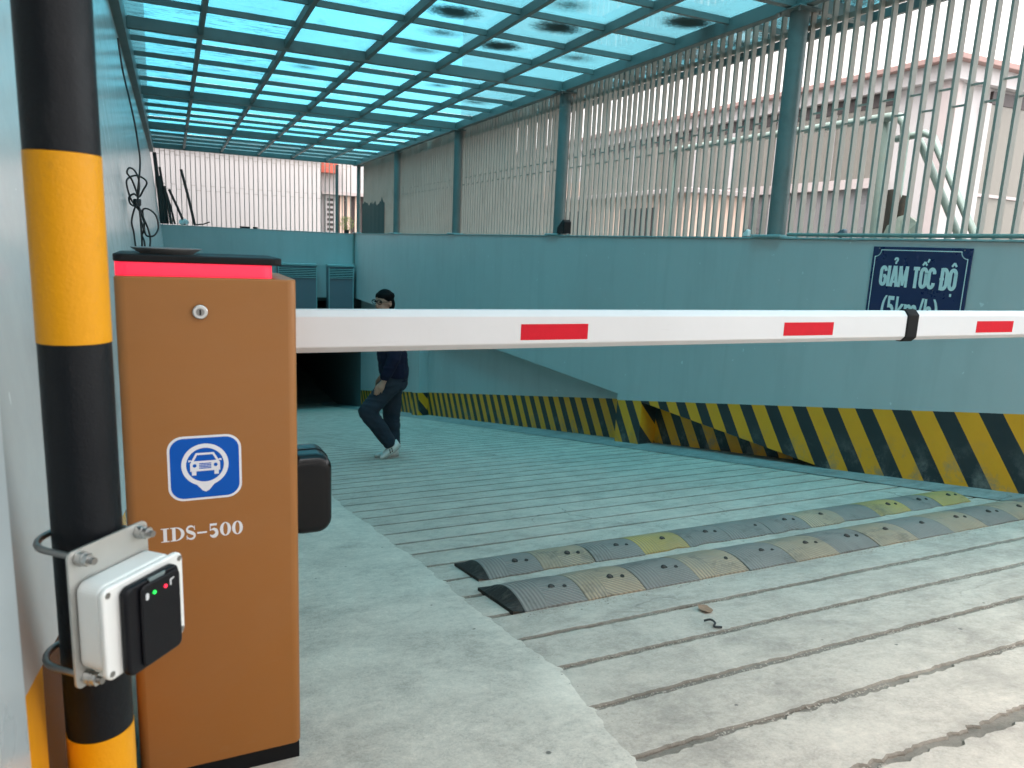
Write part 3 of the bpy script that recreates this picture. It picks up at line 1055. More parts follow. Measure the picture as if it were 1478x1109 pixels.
mb.prism(rounded(0.04, FY + 0.13, 0.137, 0.112, 0.02), lambda u, v, d: (u, v, d), -0.0825, -0.0578)
mb.build('light_strip', MT['glow'], bg_)
# cam lock
mb = MB()
mb.cyl((0.043, FY - 0.006, -0.146), (0.043, FY + 0.004, -0.146), 0.0135, 24)
lk = mb.build('lock', MT['steel'], bg_, bevel=0.002)
MB().cyl((0.043, FY - 0.0075, -0.146), (0.043, FY - 0.0055, -0.146), 0.0075, 20).build('key_plug', MT['bolt'], lk)
MB().box(0.0415, 0.0445, FY - 0.0085, FY - 0.0072, -0.151, -0.141).build('keyhole', MT['black'], lk)


def flat(poly, lvl, m):
    """polygon on the cabinet front, lvl stacks thin layers"""
    m.prism(poly, lambda u, v, d: (u, d, v), FY - 0.0004 * lvl, FY - 0.0004 * (lvl - 1))


# blue parking emblem
ECX, ECZ, EH = 0.0425, -0.449, 0.0645
mb = MB()
flat(rounded(ECX, ECZ, EH + 0.002, EH, 0.028, 8), 1, mb)
em = mb.build('emblem', MT['print'], bg_)
mb = MB()
flat(rounded(ECX, ECZ, EH - 0.0025, EH - 0.0045, 0.0245, 8), 2, mb)
mb.build('emblem_field', MT['blue'], em)
mb = MB()
RC = (ECX, ECZ + 0.006)
for q in range(48):
    a, b = 2 * pi * q / 48, 2 * pi * (q + 1) / 48
    ro, ri = 0.0425, 0.034
    flat([(RC[0] + ri * cos(a), RC[1] + ri * sin(a)), (RC[0] + ro * cos(a), RC[1] + ro * sin(a)),
          (RC[0] + ro * cos(b), RC[1] + ro * sin(b)), (RC[0] + ri * cos(b), RC[1] + ri * sin(b))], 3, mb)
flat([(RC[0] - 0.016, RC[1] - 0.0392), (RC[0] - 0.006, RC[1] - 0.0515), (RC[0], RC[1] - 0.0545), (RC[0] + 0.006, RC[1] - 0.0515), (RC[0] + 0.016, RC[1] - 0.0392), (RC[0], RC[1] - 0.041)], 3.3, mb)
mb.build('emblem_ring', MT['print'], em)
mb = MB()


def E2(pts):
    return [(ECX + u * 0.00135, ECZ + 0.006 + v * 0.00135) for u, v in pts]


# car seen from the front: roof arch, bonnet, wheels, mirrors
flat(E2([(-19, 5), (-12, 18), (12, 18), (19, 5), (15.6, 5), (10.2, 15), (-10.2, 15), (-15.6, 5)]), 3, mb)
flat(E2([(-20, -9), (-20, 3), (-17, 6), (17, 6), (20, 3), (20, -9)]), 3.3, mb)
flat(E2([(-18, -15), (-18, -9.2), (-12, -9.2), (-12, -15)]), 3, mb)
flat(E2([(12, -15), (12, -9.2), (18, -9.2), (18, -15)]), 3, mb)
flat(E2([(-22, 5), (-22, 8), (-18.6, 8), (-18, 6.2)]), 3, mb)
flat(E2([(18, 6.2), (18.6, 8), (22, 8), (22, 5)]), 3, mb)
mb.build('emblem_car', MT['print'], em)
mb = MB()
for sx in (-1, 1):
    flat(E2([(sx * 14 + 2.6 * cos(2 * pi * q / 14), -0.6 + 2.6 * sin(2 * pi * q / 14)) for q in range(14)]), 4.3, mb)
for q in range(4):
    flat(E2([(-8, -5.5 + q * 2.3), (8, -5.5 + q * 2.3), (8, -4.2 + q * 2.3), (-8, -4.2 + q * 2.3)]), 4.3, mb)
mb.build('emblem_detail', MT['blue'], em)

# serif lettering IDS-500, drawn as outlines
TX0, TX1, TZ0, TZ1 = -0.0405, 0.114, -0.5935, -0.5655
mb = MB()


def lay(poly, x, wd, lvl=1):
    flat([(x + u * wd, TZ0 + v * (TZ1 - TZ0)) for u, v in poly], lvl, mb)


def ribbon(pts, ws, x, wd, lvl=1, asp=0.95):
    for i in range(len(pts) - 1):
        q = []
        for j in (i, i + 1):
            a = V(pts[max(j - 1, 0)])
            b = V(pts[min(j + 1, len(pts) - 1)])
            d = (b - a).normalized()
            nrm = V((-d.y, d.x))
            c = V(pts[j])
            q.append((c + nrm * ws[j] / 2, c - nrm * ws[j] / 2))
        lay([tuple(q[0][0]), tuple(q[0][1]), tuple(q[1][1]), tuple(q[1][0])], x, wd, lvl)


def arc(cx, cy, rx, ry, a0, a1, n):
    return [(cx + rx * cos(radians(a0 + (a1 - a0) * i / n)), cy + ry * sin(radians(a0 + (a1 - a0) * i / n))) for i in range(n + 1)]


def ringglyph(x, wd):
    n = 28
    for i in range(n):
        a, b = 2 * pi * i / n, 2 * pi * (i + 1) / n
        lay([(0.5 + 0.20 * cos(a), 0.5 + 0.45 * sin(a)), (0.5 + 0.5 * cos(a), 0.5 + 0.51 * sin(a)),
             (0.5 + 0.5 * cos(b), 0.5 + 0.51 * sin(b)), (0.5 + 0.20 * cos(b), 0.5 + 0.45 * sin(b))], x, wd)


x = TX0
lay([(0.28, 0.06), (0.72, 0.06), (0.72, 0.94), (0.28, 0.94)], x, 0.0145)
lay([(0, 0), (1, 0), (1, 0.06), (0, 0.06)], x, 0.0145)
lay([(0, 0.94), (1, 0.94), (1, 1), (0, 1)], x, 0.0145)
x += 0.0165
lay([(0.12, 0), (0.36, 0), (0.36, 1), (0.12, 1)], x, 0.0255)
lay([(0, 0), (0.12, 0), (0.12, 0.06), (0, 0.06)], x, 0.0255)
lay([(0, 0.94), (0.12, 0.94), (0.12, 1), (0, 1)], x, 0.0255)
n = 14
for i in range(n):
    a, b = radians(-90 + 180 * i / n), radians(-90 + 180 * (i + 1) / n)
    lay([(0.36 + 0.38 * cos(a), 0.5 + 0.44 * sin(a)), (0.36 + 0.62 * cos(a), 0.5 + 0.5 * sin(a)),
         (0.36 + 0.62 * cos(b), 0.5 + 0.5 * sin(b)), (0.36 + 0.38 * cos(b), 0.5 + 0.44 * sin(b))], x, 0.0255)
x += 0.0275
S = arc(0.48, 0.74, 0.36, 0.23, 25, 200, 10) + [(0.22, 0.60), (0.5, 0.5), (0.76, 0.40)] + arc(0.48, 0.26, 0.36, 0.23, 20, -160, 10)
ws = [0.08 + 0.14 * (min(i, len(S) - 1 - i) / 10.0) for i in range(len(S))]
ribbon(S, ws, x, 0.0185)
lay([(0.80, 0.68), (0.88, 0.68), (0.88, 1.0), (0.82, 1.0)], x, 0.0185, 1.4)
lay([(0.06, 0.0), (0.12, 0.0), (0.14, 0.32), (0.06, 0.32)], x, 0.0185, 1.4)
x += 0.0195
lay([(0.05, 0.36), (0.95, 0.36), (0.95, 0.48), (0.05, 0.48)], x, 0.0195)
x += 0.021
F5 = [(0.22, 0.53)] + arc(0.46, 0.31, 0.34, 0.27, 115, -150, 14)
ws = [0.07] + [0.08 + 0.24 * sin(pi * i / 14) for i in range(15)]
ribbon(F5, ws, x, 0.0195)
lay([(0.14, 0.47), (0.22, 0.47), (0.24, 0.84), (0.16, 0.84)], x, 0.0195, 1.4)
lay([(0.16, 0.84), (0.8, 0.84), (0.84, 1.0), (0.16, 1.0)], x, 0.0195)
x += 0.0215
ringglyph(x, 0.0205)
x += 0.0225
ringglyph(x, 0.0205)
mb.build('lettering', MT['print'], bg_)

# rounded black housing on the lane side of the cabinet
mb = MB()
P = rounded(0.261, -0.570, 0.050, 0.093, 0.034, 8)
mb.prism(P, lambda u, v, d: (u, d, v), 1.60, 1.72)
hz_ = mb.build('side_housing', MT['blackgloss'], bg_, bevel=0.022, bseg=5)
mb = MB()
mb.prism(rounded(0.261, -0.570, 0.0515, 0.0945, 0.0355, 8), lambda u, v, d: (u, d, v), 1.655, 1.660)
mb.build('housing_seam', MT['black'], hz_)

# boom arm: eight-sided white profile running level across the ramp
AY = 1.70
mb = MB()
C0, C1 = V((0.10, AY, -0.2100)), V((3.9, AY, -0.2000))
prof = [(-0.022, -0.036), (-0.022, 0.034), (-0.008, 0.050), (0.008, 0.050), (0.022, 0.036), (0.022, -0.036), (0.008, -0.050), (-0.008, -0.050)]
a = [C0 + V((0, p, q)) for p, q in prof]
b = [C1 + V((0, p, q)) for p, q in prof]
mb.add(a + b, [tuple(reversed(range(8))), tuple(range(8, 16))] + [(i, (i + 1) % 8, (i + 1) % 8 + 8, i + 8) for i in range(8)])
arm = mb.build('boom_arm', MT['arm'], bg_, bevel=0.0025)


def armz(x):
    return C0.z + (C1.z - C0.z) * (x - C0.x) / (C1.x - C0.x)


for (xa, xb) in ((0.802, 1.000), (1.694, 1.902), (2.609, 2.818)):
    mb = MB()
    za, zb = armz(xa) - 0.0065, armz(xb) - 0.0065
    y0, y1 = AY - 0.0228, AY - 0.0221
    P4 = [(xa, za - 0.020), (xb, zb - 0.020), (xb, zb + 0.021), (xa, za + 0.021)]
    mb.prism(P4, lambda u, v, d: (u, d, v), y0, y1)
    mb.build('reflector', MT['reflect'], arm)
mb = MB()
xa = 2.240
sc = 1.10
for (x0, x1) in ((xa, xa + 0.055),):
    c0, c1 = V((x0, AY, armz(x0))), V((x1, AY, armz(x1)))
    a = [c0 + V((0, p * 1.2, q * sc)) for p, q in prof]
    b = [c1 + V((0, p * 1.2, q * sc)) for p, q in prof]
    mb.add(a + b, [tuple(reversed(range(8))), tuple(range(8, 16))] + [(i, (i + 1) % 8, (i + 1) % 8 + 8, i + 8) for i in range(8)])
mb.build('joint_collar', MT['rubber'], arm, bevel=0.004)

bg_.location = (0.057, 1.553, -1.0724)
bg_.scale = (0.95, 0.95, 0.95)

# shallow grey dish left on the lid
mb = MB()
n = 32
cxd, cyd = -0.0095, 1.505
ringsd = [(0.044, -0.0412), (0.0475, -0.0385), (0.059, -0.0315), (0.060, -0.0300), (0.055, -0.0302), (0.044, -0.0366), (0.0, -0.0370)]
vs = [(cxd + r * cos(2 * pi * i / n), cyd + r * sin(2 * pi * i / n), z) for r, z in ringsd for i in range(n)]
mb.add(vs, [(j * n + i, j * n + (i + 1) % n, (j + 1) * n + (i + 1) % n, (j + 1) * n + i) for j in range(len(ringsd) - 1) for i in range(n)], True)
mb.face([vs[i] for i in range(n)])
tag(mb.build('dish', plain('dull_grey_metal', (0.2, 0.2, 0.2), 0.5, 0.3, 0.2, 30)), 'shallow grey metal dish lying on the black cabinet lid', 'dish')

# ================================================================== STRIPED POST AND READER
PX, PY, PR = -0.104, 0.95, 0.0370
po = empty('striped_post', (PX, PY, gz(PY) + 0.01))
tag(po, 'thick black and yellow banded steel post in front of the cabinet', 'post')
bands = [(gz(PY) + 0.012, -0.84, 'blk'), (-0.84, -0.611, 'ylw'), (-0.611, -0.127, 'blk'), (-0.127, 0.077, 'ylw'), (0.077, 0.285, 'blk'), (0.285, 0.50, 'ylw'), (0.5, 0.505, 'blk')]
for i, (za, zb, c) in enumerate(bands[:-1]):
    m = MB()
    r = PR + (0.0005 if c == 'ylw' else 0.0)
    m.tube([(PX, PY, za + 0.0003), (PX, PY, zb - 0.0003)], r, 48)
    m.build('band', MT[c], po)
m = MB()
m.tube([(PX, PY, 0.5), (PX, PY, 0.512)], [PR, PR * 0.8], 40)
m.build('cap', MT['blk'], po)
m = MB()
m.cyl((PX, PY, gz(PY) + 0.0), (PX, PY, gz(PY) + 0.0115), 0.085, 32)
m.build('base_flange', MT['black'], po)

RA = radians(48)
RN = V((sin(RA), -cos(RA), 0))
RT = V((cos(RA), sin(RA), 0))
RC0 = V((PX, PY, 0))


def rp(s, d, z):
    return RC0 + RN * d + RT * s + V((0, 0, z))


rd = empty('card_reader', rp(0, 0.045, -0.51))
tag(rd, 'white box card reader with black front clamped to the striped post', 'card reader')
mb = MB()
mb.prism(rounded(-0.012, -0.430, 0.056, 0.082, 0.008), lambda u, v, d: rp(u, d, v), 0.0425, 0.0455)
mb.build('bracket_plate', MT['plate'], rd)
mb = MB()
mb.prism(rounded(-0.008, -0.437, 0.054, 0.052, 0.012), lambda u, v, d: rp(u, d, v), 0.0458, 0.078)
mb.build('housing', MT['abs'], rd, bevel=0.004, bseg=3)
mb = MB()
mb.prism(rounded(-0.004, -0.441, 0.060, 0.055, 0.010), lambda u, v, d: rp(u, d, v), 0.0782, 0.086)
fl = mb.build('cover', MT['abs'], rd, bevel=0.003, bseg=3)
for (su, sv) in ((-0.057, 0.047), (0.050, 0.047), (-0.057, -0.047), (0.050, -0.047)):
    MB().cyl(rp(su, 0.0855, -0.441 + sv), rp(su, 0.0866, -0.441 + sv), 0.0035, 14).build('screw', MT['bolt'], fl)
mb = MB()
mb.prism(rounded(-0.003, -0.446, 0.041, 0.054, 0.010), lambda u, v, d: rp(u, d, v), 0.0862, 0.097)
fp = mb.build('front_panel', MT['panel'], rd, bevel=0.004, bseg=3)
mb = MB()
mb.prism(rounded(0.004, -0.446, 0.030, 0.050, 0.008), lambda u, v, d: rp(u, d, v), 0.0972, 0.101)
mb.build('raised_face', MT['panel'], fp, bevel=0.002)
mb = MB()
mb.box(0, 0.001, 0, 0.001, 0, 0.001)
for (u, v_, r_, mt, nm) in ((-0.007, -0.4095, 0.0022, 'led_g', 'indicator_light'), (0.010, -0.4095, 0.0022, 'led_r', 'indicator_light')):
    MB().cyl(rp(u, 0.1008, v_), rp(u, 0.1022, v_), r_, 16).build(nm, MT[mt], fp)
mb = MB()
mb.prism(rounded(-0.0175, -0.4105, 0.0022, 0.0042, 0.002), lambda u, v, d: rp(u, d, v), 0.1008, 0.1014)
mb.build('symbol', MT['ledwhite'], fp)
mb = MB()
mb.prism([(0.0175, -0.412), (0.0195, -0.412), (0.0195, -0.406), (0.024, -0.405), (0.024, -0.4035), (0.0175, -0.4045)], lambda u, v, d: rp(u, d, v), 0.1008, 0.1013)
mb.build('symbol', MT['ledwhite'], fp)
mb = MB()
mb.prism([(-0.012, -0.392), (0.014, -0.392), (0.011, -0.3975), (-0.009, -0.3975)], lambda u, v, d: rp(u, d, v), 0.0965, 0.0985)
mb.build('top_tab', MT['greytab'], fp)
for zc in (-0.358, -0.502):
    pts = [rp(-0.042, 0.068, zc), rp(-0.042, 0.02, zc)]
    pts += [rp(-0.042 * cos(t), -0.042 * sin(t), zc) for t in [pi * q / 14 for q in range(15)]]
    pts += [rp(0.042, 0.02, zc), rp(0.042, 0.068, zc)]
    # swing the bolt so that its legs straddle the post
    ub = MB().tube([p - RT * 0.012 for p in pts], 0.004, 10).build('u_bolt', MT['bolt'], rd)
    for su in (-0.054, 0.030):
        MB().cyl(rp(su, 0.046, zc), rp(su, 0.0545, zc), 0.0085, 6).build('nut', MT['steel'], ub)
        MB().cyl(rp(su, 0.0548, zc), rp(su, 0.0615, zc), 0.0075, 6).build('nut', MT['steel'], ub)

# ================================================================== SPEED LIMIT SIGN
sg = empty('speed_sign', (W - 0.012, 3.27, -0.15))
tag(sg, 'dark navy speed sign with pale lettering fixed to the right wall', 'sign')
SY0, SY1, SZ0, SZ1 = 2.918, 3.618, -0.40, 0.112


def sgm(u, v, d):            # u runs left to right as read, v up
    return (W - 0.012 - d, SY1 - u, SZ0 + v)


SW, SH = SY1 - SY0, SZ1 - SZ0
mb = MB()
mb.prism([(0, 0), (SW, 0), (SW, SH), (0, SH)], sgm, -0.008, 0.0)
mb.build('panel', MT['navy'], sg, bevel=0.002)


def strip2(m, pts, wd, d0, d1):
    for p, q in zip(pts, pts[1:]):
        p, q = V(p), V(q)
        t = (q - p).normalized()
        nn = V((-t.y, t.x)) * wd / 2
        e = t * wd * 0.45
        m.prism([tuple(p - e + nn), tuple(p - e - nn), tuple(q + e - nn), tuple(q + e + nn)], sgm, d0, d1)


i_ = 0.022
r_ = 0.045
mb = MB()
loop = []
for (cx_, cy_, a0) in ((i_, i_, 0), (i_, SH - i_, -90), (SW - i_, SH - i_, 180), (SW - i_, i_, 90)):
    loop.append([(cx_ + r_ * cos(radians(a0 + 90 * q / 5)), cy_ + r_ * sin(radians(a0 + 90 * q / 5))) for q in range(6)])
for k, seg in enumerate(loop):
    strip2(mb, seg, 0.0055, 0.0003 + 0.0001 * k, 0.0012 + 0.0001 * k)
    strip2(mb, [seg[-1], loop[(k + 1) % 4][0]], 0.0055, 0.0008 + 0.0001 * k, 0.0017 + 0.0001 * k)
mb.build('border', MT['signtext'], sg)


def text_mesh(body, bold):
    cu = bpy.data.curves.new('t', 'FONT')
    cu.body = body
    cu.size = 1.0
    cu.offset = bold
    cu.resolution_u = 4
    o = bpy.data.objects.new('t', cu)
    COL.objects.link(o)
    bpy.context.view_layer.update()
    dg = bpy.context.evaluated_depsgraph_get()
    me = bpy.data.meshes.new_from_object(o.evaluated_get(dg))
    bpy.data.objects.remove(o)
    return me


def place_text(body, u0, u1, v0, v1, bold, ref, space=1.0):
    """fit the text into the box; ref = body whose height gives the vertical scale"""
    me = text_mesh(body, bold)
    rf = text_mesh(ref, bold)
    xs = [v.co.x for v in me.vertices]
    zs = [v.co.y for v in rf.vertices]
    xa, xb, ya, yb = min(xs), max(xs), min(zs), max(zs)
    off = ORG[sg]
    for v in me.vertices:
        u = u0 + (v.co.x - xa) / (xb - xa) * (u1 - u0)
        h = v0 + (v.co.y - ya) / (yb - ya) * (v1 - v0)
        v.co = V(sgm(u, h, 0.0014)) - off
    me.materials.clear()
    me.materials.append(MT['signtext'])
    link('lettering', me, sg)


# condensed bold capitals drawn as strokes: (paths, width) in a unit box, y up, accents above 1
def ell(cx_, cy_, rx, ry, a0, a1, n_=14):
    return [(cx_ + rx * cos(radians(a0 + (a1 - a0) * q / n_)), cy_ + ry * sin(radians(a0 + (a1 - a0) * q / n_))) for q in range(n_ + 1)]


def obl(t=0.16):
    """tall rounded ring, as a closed path"""
    return ell(0.5, 0.72, 0.36, 0.20, 0, 180, 10) + ell(0.5, 0.28, 0.36, 0.20, 180, 360, 10) + [(0.86, 0.72)]


HAT = [(0.2, 1.08), (0.5, 1.24), (0.8, 1.08)]
GLY = {
    'G': ([ell(0.5, 0.72, 0.36, 0.20, 10, 180, 10) + ell(0.5, 0.28, 0.36, 0.20, 180, 350, 10) + [(0.86, 0.50), (0.52, 0.50)]], 1.0),
    'I': ([[(0.5, 0), (0.5, 1)]], 0.42),
    'A': ([[(0.10, 0), (0.44, 1)], [(0.56, 1), (0.90, 0)], [(0.22, 0.24), (0.78, 0.24)], ell(0.5, 1.30, 0.20, 0.07, 190, -20, 8) + [(0.5, 1.17), (0.5, 1.11)]], 1.08),
    'M': ([[(0.10, 0), (0.10, 1)], [(0.16, 1), (0.5, 0.08)], [(0.5, 0.08), (0.84, 1)], [(0.90, 1), (0.90, 0)]], 1.30),
    'T': ([[(0.02, 0.92), (0.98, 0.92)], [(0.5, 0.9), (0.5, 0)]], 0.92),
    'O1': ([obl(), HAT, [(0.86, 1.22), (1.05, 1.38)]], 1.0),
    'C': ([ell(0.5, 0.72, 0.36, 0.20, 0, 180, 10) + ell(0.5, 0.28, 0.36, 0.20, 180, 360, 10)], 1.0),
    'D': ([[(0.18, 0), (0.18, 1)], [(0.18, 0.93), (0.48, 0.93)] + ell(0.48, 0.70, 0.36, 0.23, 80, 0, 6) + ell(0.48, 0.30, 0.36, 0.23, 0, -80, 6) + [(0.48, 0.07), (0.18, 0.07)], [(-0.12, 0.5), (0.48, 0.5)]], 1.0),
    'O2': ([obl(), HAT, [(0.5, -0.14), (0.5, -0.27)]], 1.0)}
seq = ['G', 'I', 'A', 'M', ' ', 'T', 'O1', 'C', ' ', 'D', 'O2']
total = sum(0.62 if g == ' ' else GLY[g][1] + 0.14 for g in seq)
U0, U1, V0, V1 = 0.078, SW - 0.072, SH - 0.262, SH - 0.125
k_ = (U1 - U0) / total
mb = MB()
cur = U0
lvl = 0
for g in seq:
    if g == ' ':
        cur += 0.62 * k_
        continue
    paths, wd_ = GLY[g]
    for pi_, path in enumerate(paths):
        acc = any(q[1] > 1.05 or q[1] < -0.05 for q in path)
        t_ = 0.0125 if acc else (0.0225 if g != 'M' else 0.0185)
        if g in ('A', 'D') and pi_ == 2:
            t_ = 0.015
        pp = [(cur + (0.07 + q[0] * wd_) * k_, V0 + q[1] * (V1 - V0)) for q in path]
        for a_, b_ in zip(pp, pp[1:]):
            a_, b_ = V(a_), V(b_)
            d_ = (b_ - a_).normalized()
            nn = V((-d_.y, d_.x)) * t_ / 2
            e_ = d_ * (0.0022 if len(pp) > 3 else 0.0)
            lvl = (lvl + 1) % 7
            mb.prism([tuple(a_ - e_ + nn), tuple(a_ - e_ - nn), tuple(b_ + e_ - nn), tuple(b_ + e_ + nn)], sgm, 0.0002, 0.0012 + 0.00006 * lvl)
    cur += (wd_ + 0.14) * k_
mb.build('lettering', MT['signtext'], sg)
place_text('(5km/h)', 0.120, SW - 0.165, SH - 0.470, SH - 0.325, 0.022, '5kh')
for u in (0.05, SW - 0.05):
    for v_ in (0.012, SH - 0.012):
        MB().cyl(sgm(u, v_, 0.0), sgm(u, v_, 0.003), 0.005, 12).build('screw', MT['bolt'], sg)

# ================================================================== SPEED BUMPS
def bumpmat(name, a, b_, worn):
    m, nt, b = newmat(name)
    p = obj_pos(nt)
    g = geo_pos(nt)
    sx = N(nt, 'ShaderNodeSeparateXYZ')
    nt.links.new(p, sx.inputs[0])
    X, Y, Z = sx.outputs
    n1 = noise_n(nt, g, 9.0, 7, 0.7)
    n2 = noise_n(nt, g, 2.3, 5, 0.6)
    # ridges: along the bump in one half, slanting in the other
    w1 = math_n(nt, 'SINE', math_n(nt, 'MULTIPLY', X, 430.0))
    w2 = math_n(nt, 'SINE', math_n(nt, 'MULTIPLY', math_n(nt, 'ADD', X, math_n(nt, 'MULTIPLY', Y, 1.15)), 300.0))
    left = math_n(nt, 'LESS_THAN', math_n(nt, 'ADD', X, math_n(nt, 'MULTIPLY', Y, -0.15)), -0.012)
    h = mix(nt, left, w2, w1)
    hv = math_n(nt, 'MULTIPLY_ADD', h, 0.5, 0.5)
    keep = ramp_node(nt, n2, [(0.36, (0.1, 0.1, 0.1)), (0.6, (1, 1, 1))])
    hv = math_n(nt, 'MULTIPLY', hv, keep)
    c = mix(nt, n1, a, b_)
    c = mix(nt, math_n(nt, 'MULTIPLY', math_n(nt, 'SUBTRACT', 1.0, hv), 0.55), c, (0.06, 0.054, 0.046))
    wr = ramp_node(nt, noise_n(nt, g, 4.0, 8, 0.75), [(0.46, (0, 0, 0)), (0.66, (worn, worn, worn))])
    c = mix(nt, wr, c, (0.20, 0.185, 0.165))
    dk = ramp_node(nt, noise_n(nt, g, 7.0, 8, 0.75), [(0.54, (0, 0, 0)), (0.7, (0.7, 0.7, 0.7))])
    c = mix(nt, dk, c, (0.055, 0.05, 0.045))
    nt.links.new(c, b.inputs['Base Color'])
    b.inputs['Roughness'].default_value = 0.7
    bump(nt, b, math_n(nt, 'MULTIPLY_ADD', n1, 0.4, hv), 0.8, 0.004)
    return m


BM = {'g': bumpmat('worn_grey_rubber', (0.21, 0.18, 0.162), (0.31, 0.27, 0.245), 0.6),
      'y': bumpmat('faded_yellow_rubber', (0.38, 0.265, 0.17), (0.52, 0.375, 0.25), 0.5),
      'Y': bumpmat('strong_yellow_rubber', (0.50, 0.32, 0.07), (0.62, 0.41, 0.12), 0.35)}
HOLE = plain('dark_bolt_recess', (0.03, 0.028, 0.025), 0.7, spec=0.2)


def bump_row(name, label, x0, y0, wd, n, cols, hgt, ragged, seed, tilt):
    random.seed(seed)
    root = empty(name, (x0, y0, gz(y0)))
    tag(root, label, 'speed bump', 'rubber speed bumps across the ramp')
    L = 0.2432
    for k in range(n):
        xa = x0 + L * k + 0.0012
        xb = xa + L - 0.0024
        nx, ny = 8, 14
        yo = random.uniform(-0.004, 0.004)
        top = []
        xm, ym = (xa + xb) / 2, y0 + wd / 2 + tilt * (xa - x0)
        for j in range(ny + 1):
            t = j / ny
            row = []
            for i in range(nx + 1):
                u = i / nx
                x = xa + (xb - xa) * u
                yy = ym - wd / 2 + wd * t + yo
                if j == 0 and ragged:
                    yy += max(0, 0.030 * nz(x, seed, 9) + 0.014 * nz(x, seed, 40)) * ragged
                if j == 1 and ragged:
                    yy += 0.010 * ragged * max(0, nz(x, seed, 9))
                hh = hgt * (sin(pi * t) ** 0.75) if 0 < t < 1 else 0.0
                hh = max(hh, 0.006) - 0.0025 * (abs(u - 0.5) * 2) ** 8
                hh += 0.0015 * nz(x, yy, 8)
                row.append(V((x, yy, gz(yy) + hh)))
            top.append(row)
        m = MB()
        c = V((xm, ym, gz(ym)))
        vs = [p for r in top for p in r]
        m.add(vs, [(j * (nx + 1) + i, j * (nx + 1) + i + 1, (j + 1) * (nx + 1) + i + 1, (j + 1) * (nx + 1) + i) for j in range(ny) for i in range(nx)], True)
        for side in (0, nx):
            pr = [r[side] for r in top]
            lo = [V((p.x, p.y, gz(p.y) - 0.004)) for p in pr]
            for j in range(ny):
                m.face([pr[j], pr[j + 1], lo[j + 1], lo[j]])
        for jj in (0, ny):
            pr = top[jj]
            lo = [V((p.x, p.y, gz(p.y) - 0.004)) for p in pr]
            for i in range(nx):
                m.face([pr[i], pr[i + 1], lo[i + 1], lo[i]])
        # own origin, so the ridges repeat with each piece
        me = bpy.data.meshes.new('segment')
        me.from_pydata([tuple(p - c) for p in m.v], [], m.f)
        for pl, s in zip(me.polygons, m.sm):
            pl.use_smooth = s
        me.materials.append(BM[cols[k % len(cols)]])
        sgo = link('segment', me, root, c - ORG[root])
        ORG[sgo] = c
        for (bu, bt, br) in ((0.60, 0.30, 0.013), (0.80, 0.27, 0.008)):
            if random.random() < 0.15:
                continue
            x = xa + (xb - xa) * bu
            yy = ym - wd / 2 + wd * bt
            zz = gz(yy) + hgt * (sin(pi * bt) ** 0.75)
            nrm = V((0, -hgt * 2.2 / wd, 1)).normalized()
            b = MB().cyl(V((x, yy, zz)) - nrm * 0.004, V((x, yy, zz)) + nrm * 0.002, br, 12)
            bo = b.build('bolt_hole', HOLE, sgo)
            bo.location = (0, 0, 0)
            if br > 0.01:
                MB().cyl(V((x, yy, zz)) + nrm * 0.0022, V((x, yy, zz)) + nrm * 0.005, br * 0.5, 8).build('bolt_head', MT['rust'], sgo)
    # dark curled end flap
    m = MB()
    prof = []
    for j in range(13):
        t = j / 12
        yy = y0 + wd * t
        prof.append((yy, gz(yy) + max(hgt * sin(pi * t) ** 0.75, 0.004)))
    for (pa, pb) in zip(prof, prof[1:]):
        m.face([(x0 - 0.001, pa[0], pa[1]), (x0 - 0.001, pb[0], pb[1]), (x0 - 0.045, pb[0], gz(pb[0]) + 0.012), (x0 - 0.045, pa[0], gz(pa[0]) + 0.012)])
        m.face([(x0 - 0.045, pa[0], gz(pa[0]) + 0.012), (x0 - 0.045, pb[0], gz(pb[0]) + 0.012), (x0 - 0.045, pb[0], gz(pb[0]) - 0.004), (x0 - 0.045, pa[0], gz(pa[0]) - 0.004)])
    m.build('end_flap', plain('dusty_rubber', (0.03, 0.028, 0.026), 0.8, 0, 0.5, 40, 0.4, 80, 0.5, (0.15, 0.13, 0.11), spec=0.2), root)
    return root


bump_row('speed_bump', 'nearer rubber speed bump of alternating grey and faded yellow pieces', 1.03, 2.02, 0.31, 13, 'gygygygygygyg', 0.050, 0.35, 11, 0.0)
bump_row('speed_bump', 'farther rubber speed bump with broken front edges and strong yellow pieces', 1.075, 2.43, 0.27, 12, 'gygYgggygYgY', 0.046, 1.0, 5, 0.0)
random.seed(21)

# ================================================================== PERSON
def capsule(m, p0, p1, r0, r1, sx=1.0, sy=1.0, seg=16):
    """tapered limb with round ends; sx, sy squash the cross-section in world x and y"""
    p0, p1 = V(p0), V(p1)
    d = (p1 - p0).normalized()
    pts, rs = [], []
    for q in range(7):
        a = pi / 2 * q / 6
        pts.append(p0 - d * (r0 * cos(a)))
        rs.append(max(r0 * sin(a), 0.0015))
    for q in range(7):
        a = pi / 2 * q / 6
        pts.append(p1 + d * (r1 * sin(a)))
        rs.append(max(r1 * cos(a), 0.0015))
    t = MB().tube(pts, rs, seg)
    c = (p0 + p1) / 2
    for v in t.v:
        ax = p0 + d * (v - p0).dot(d)
        v.x = ax.x + (v.x - ax.x) * sx
        v.y = ax.y + (v.y - ax.y) * sy
    m.add(t.v, t.f, True)


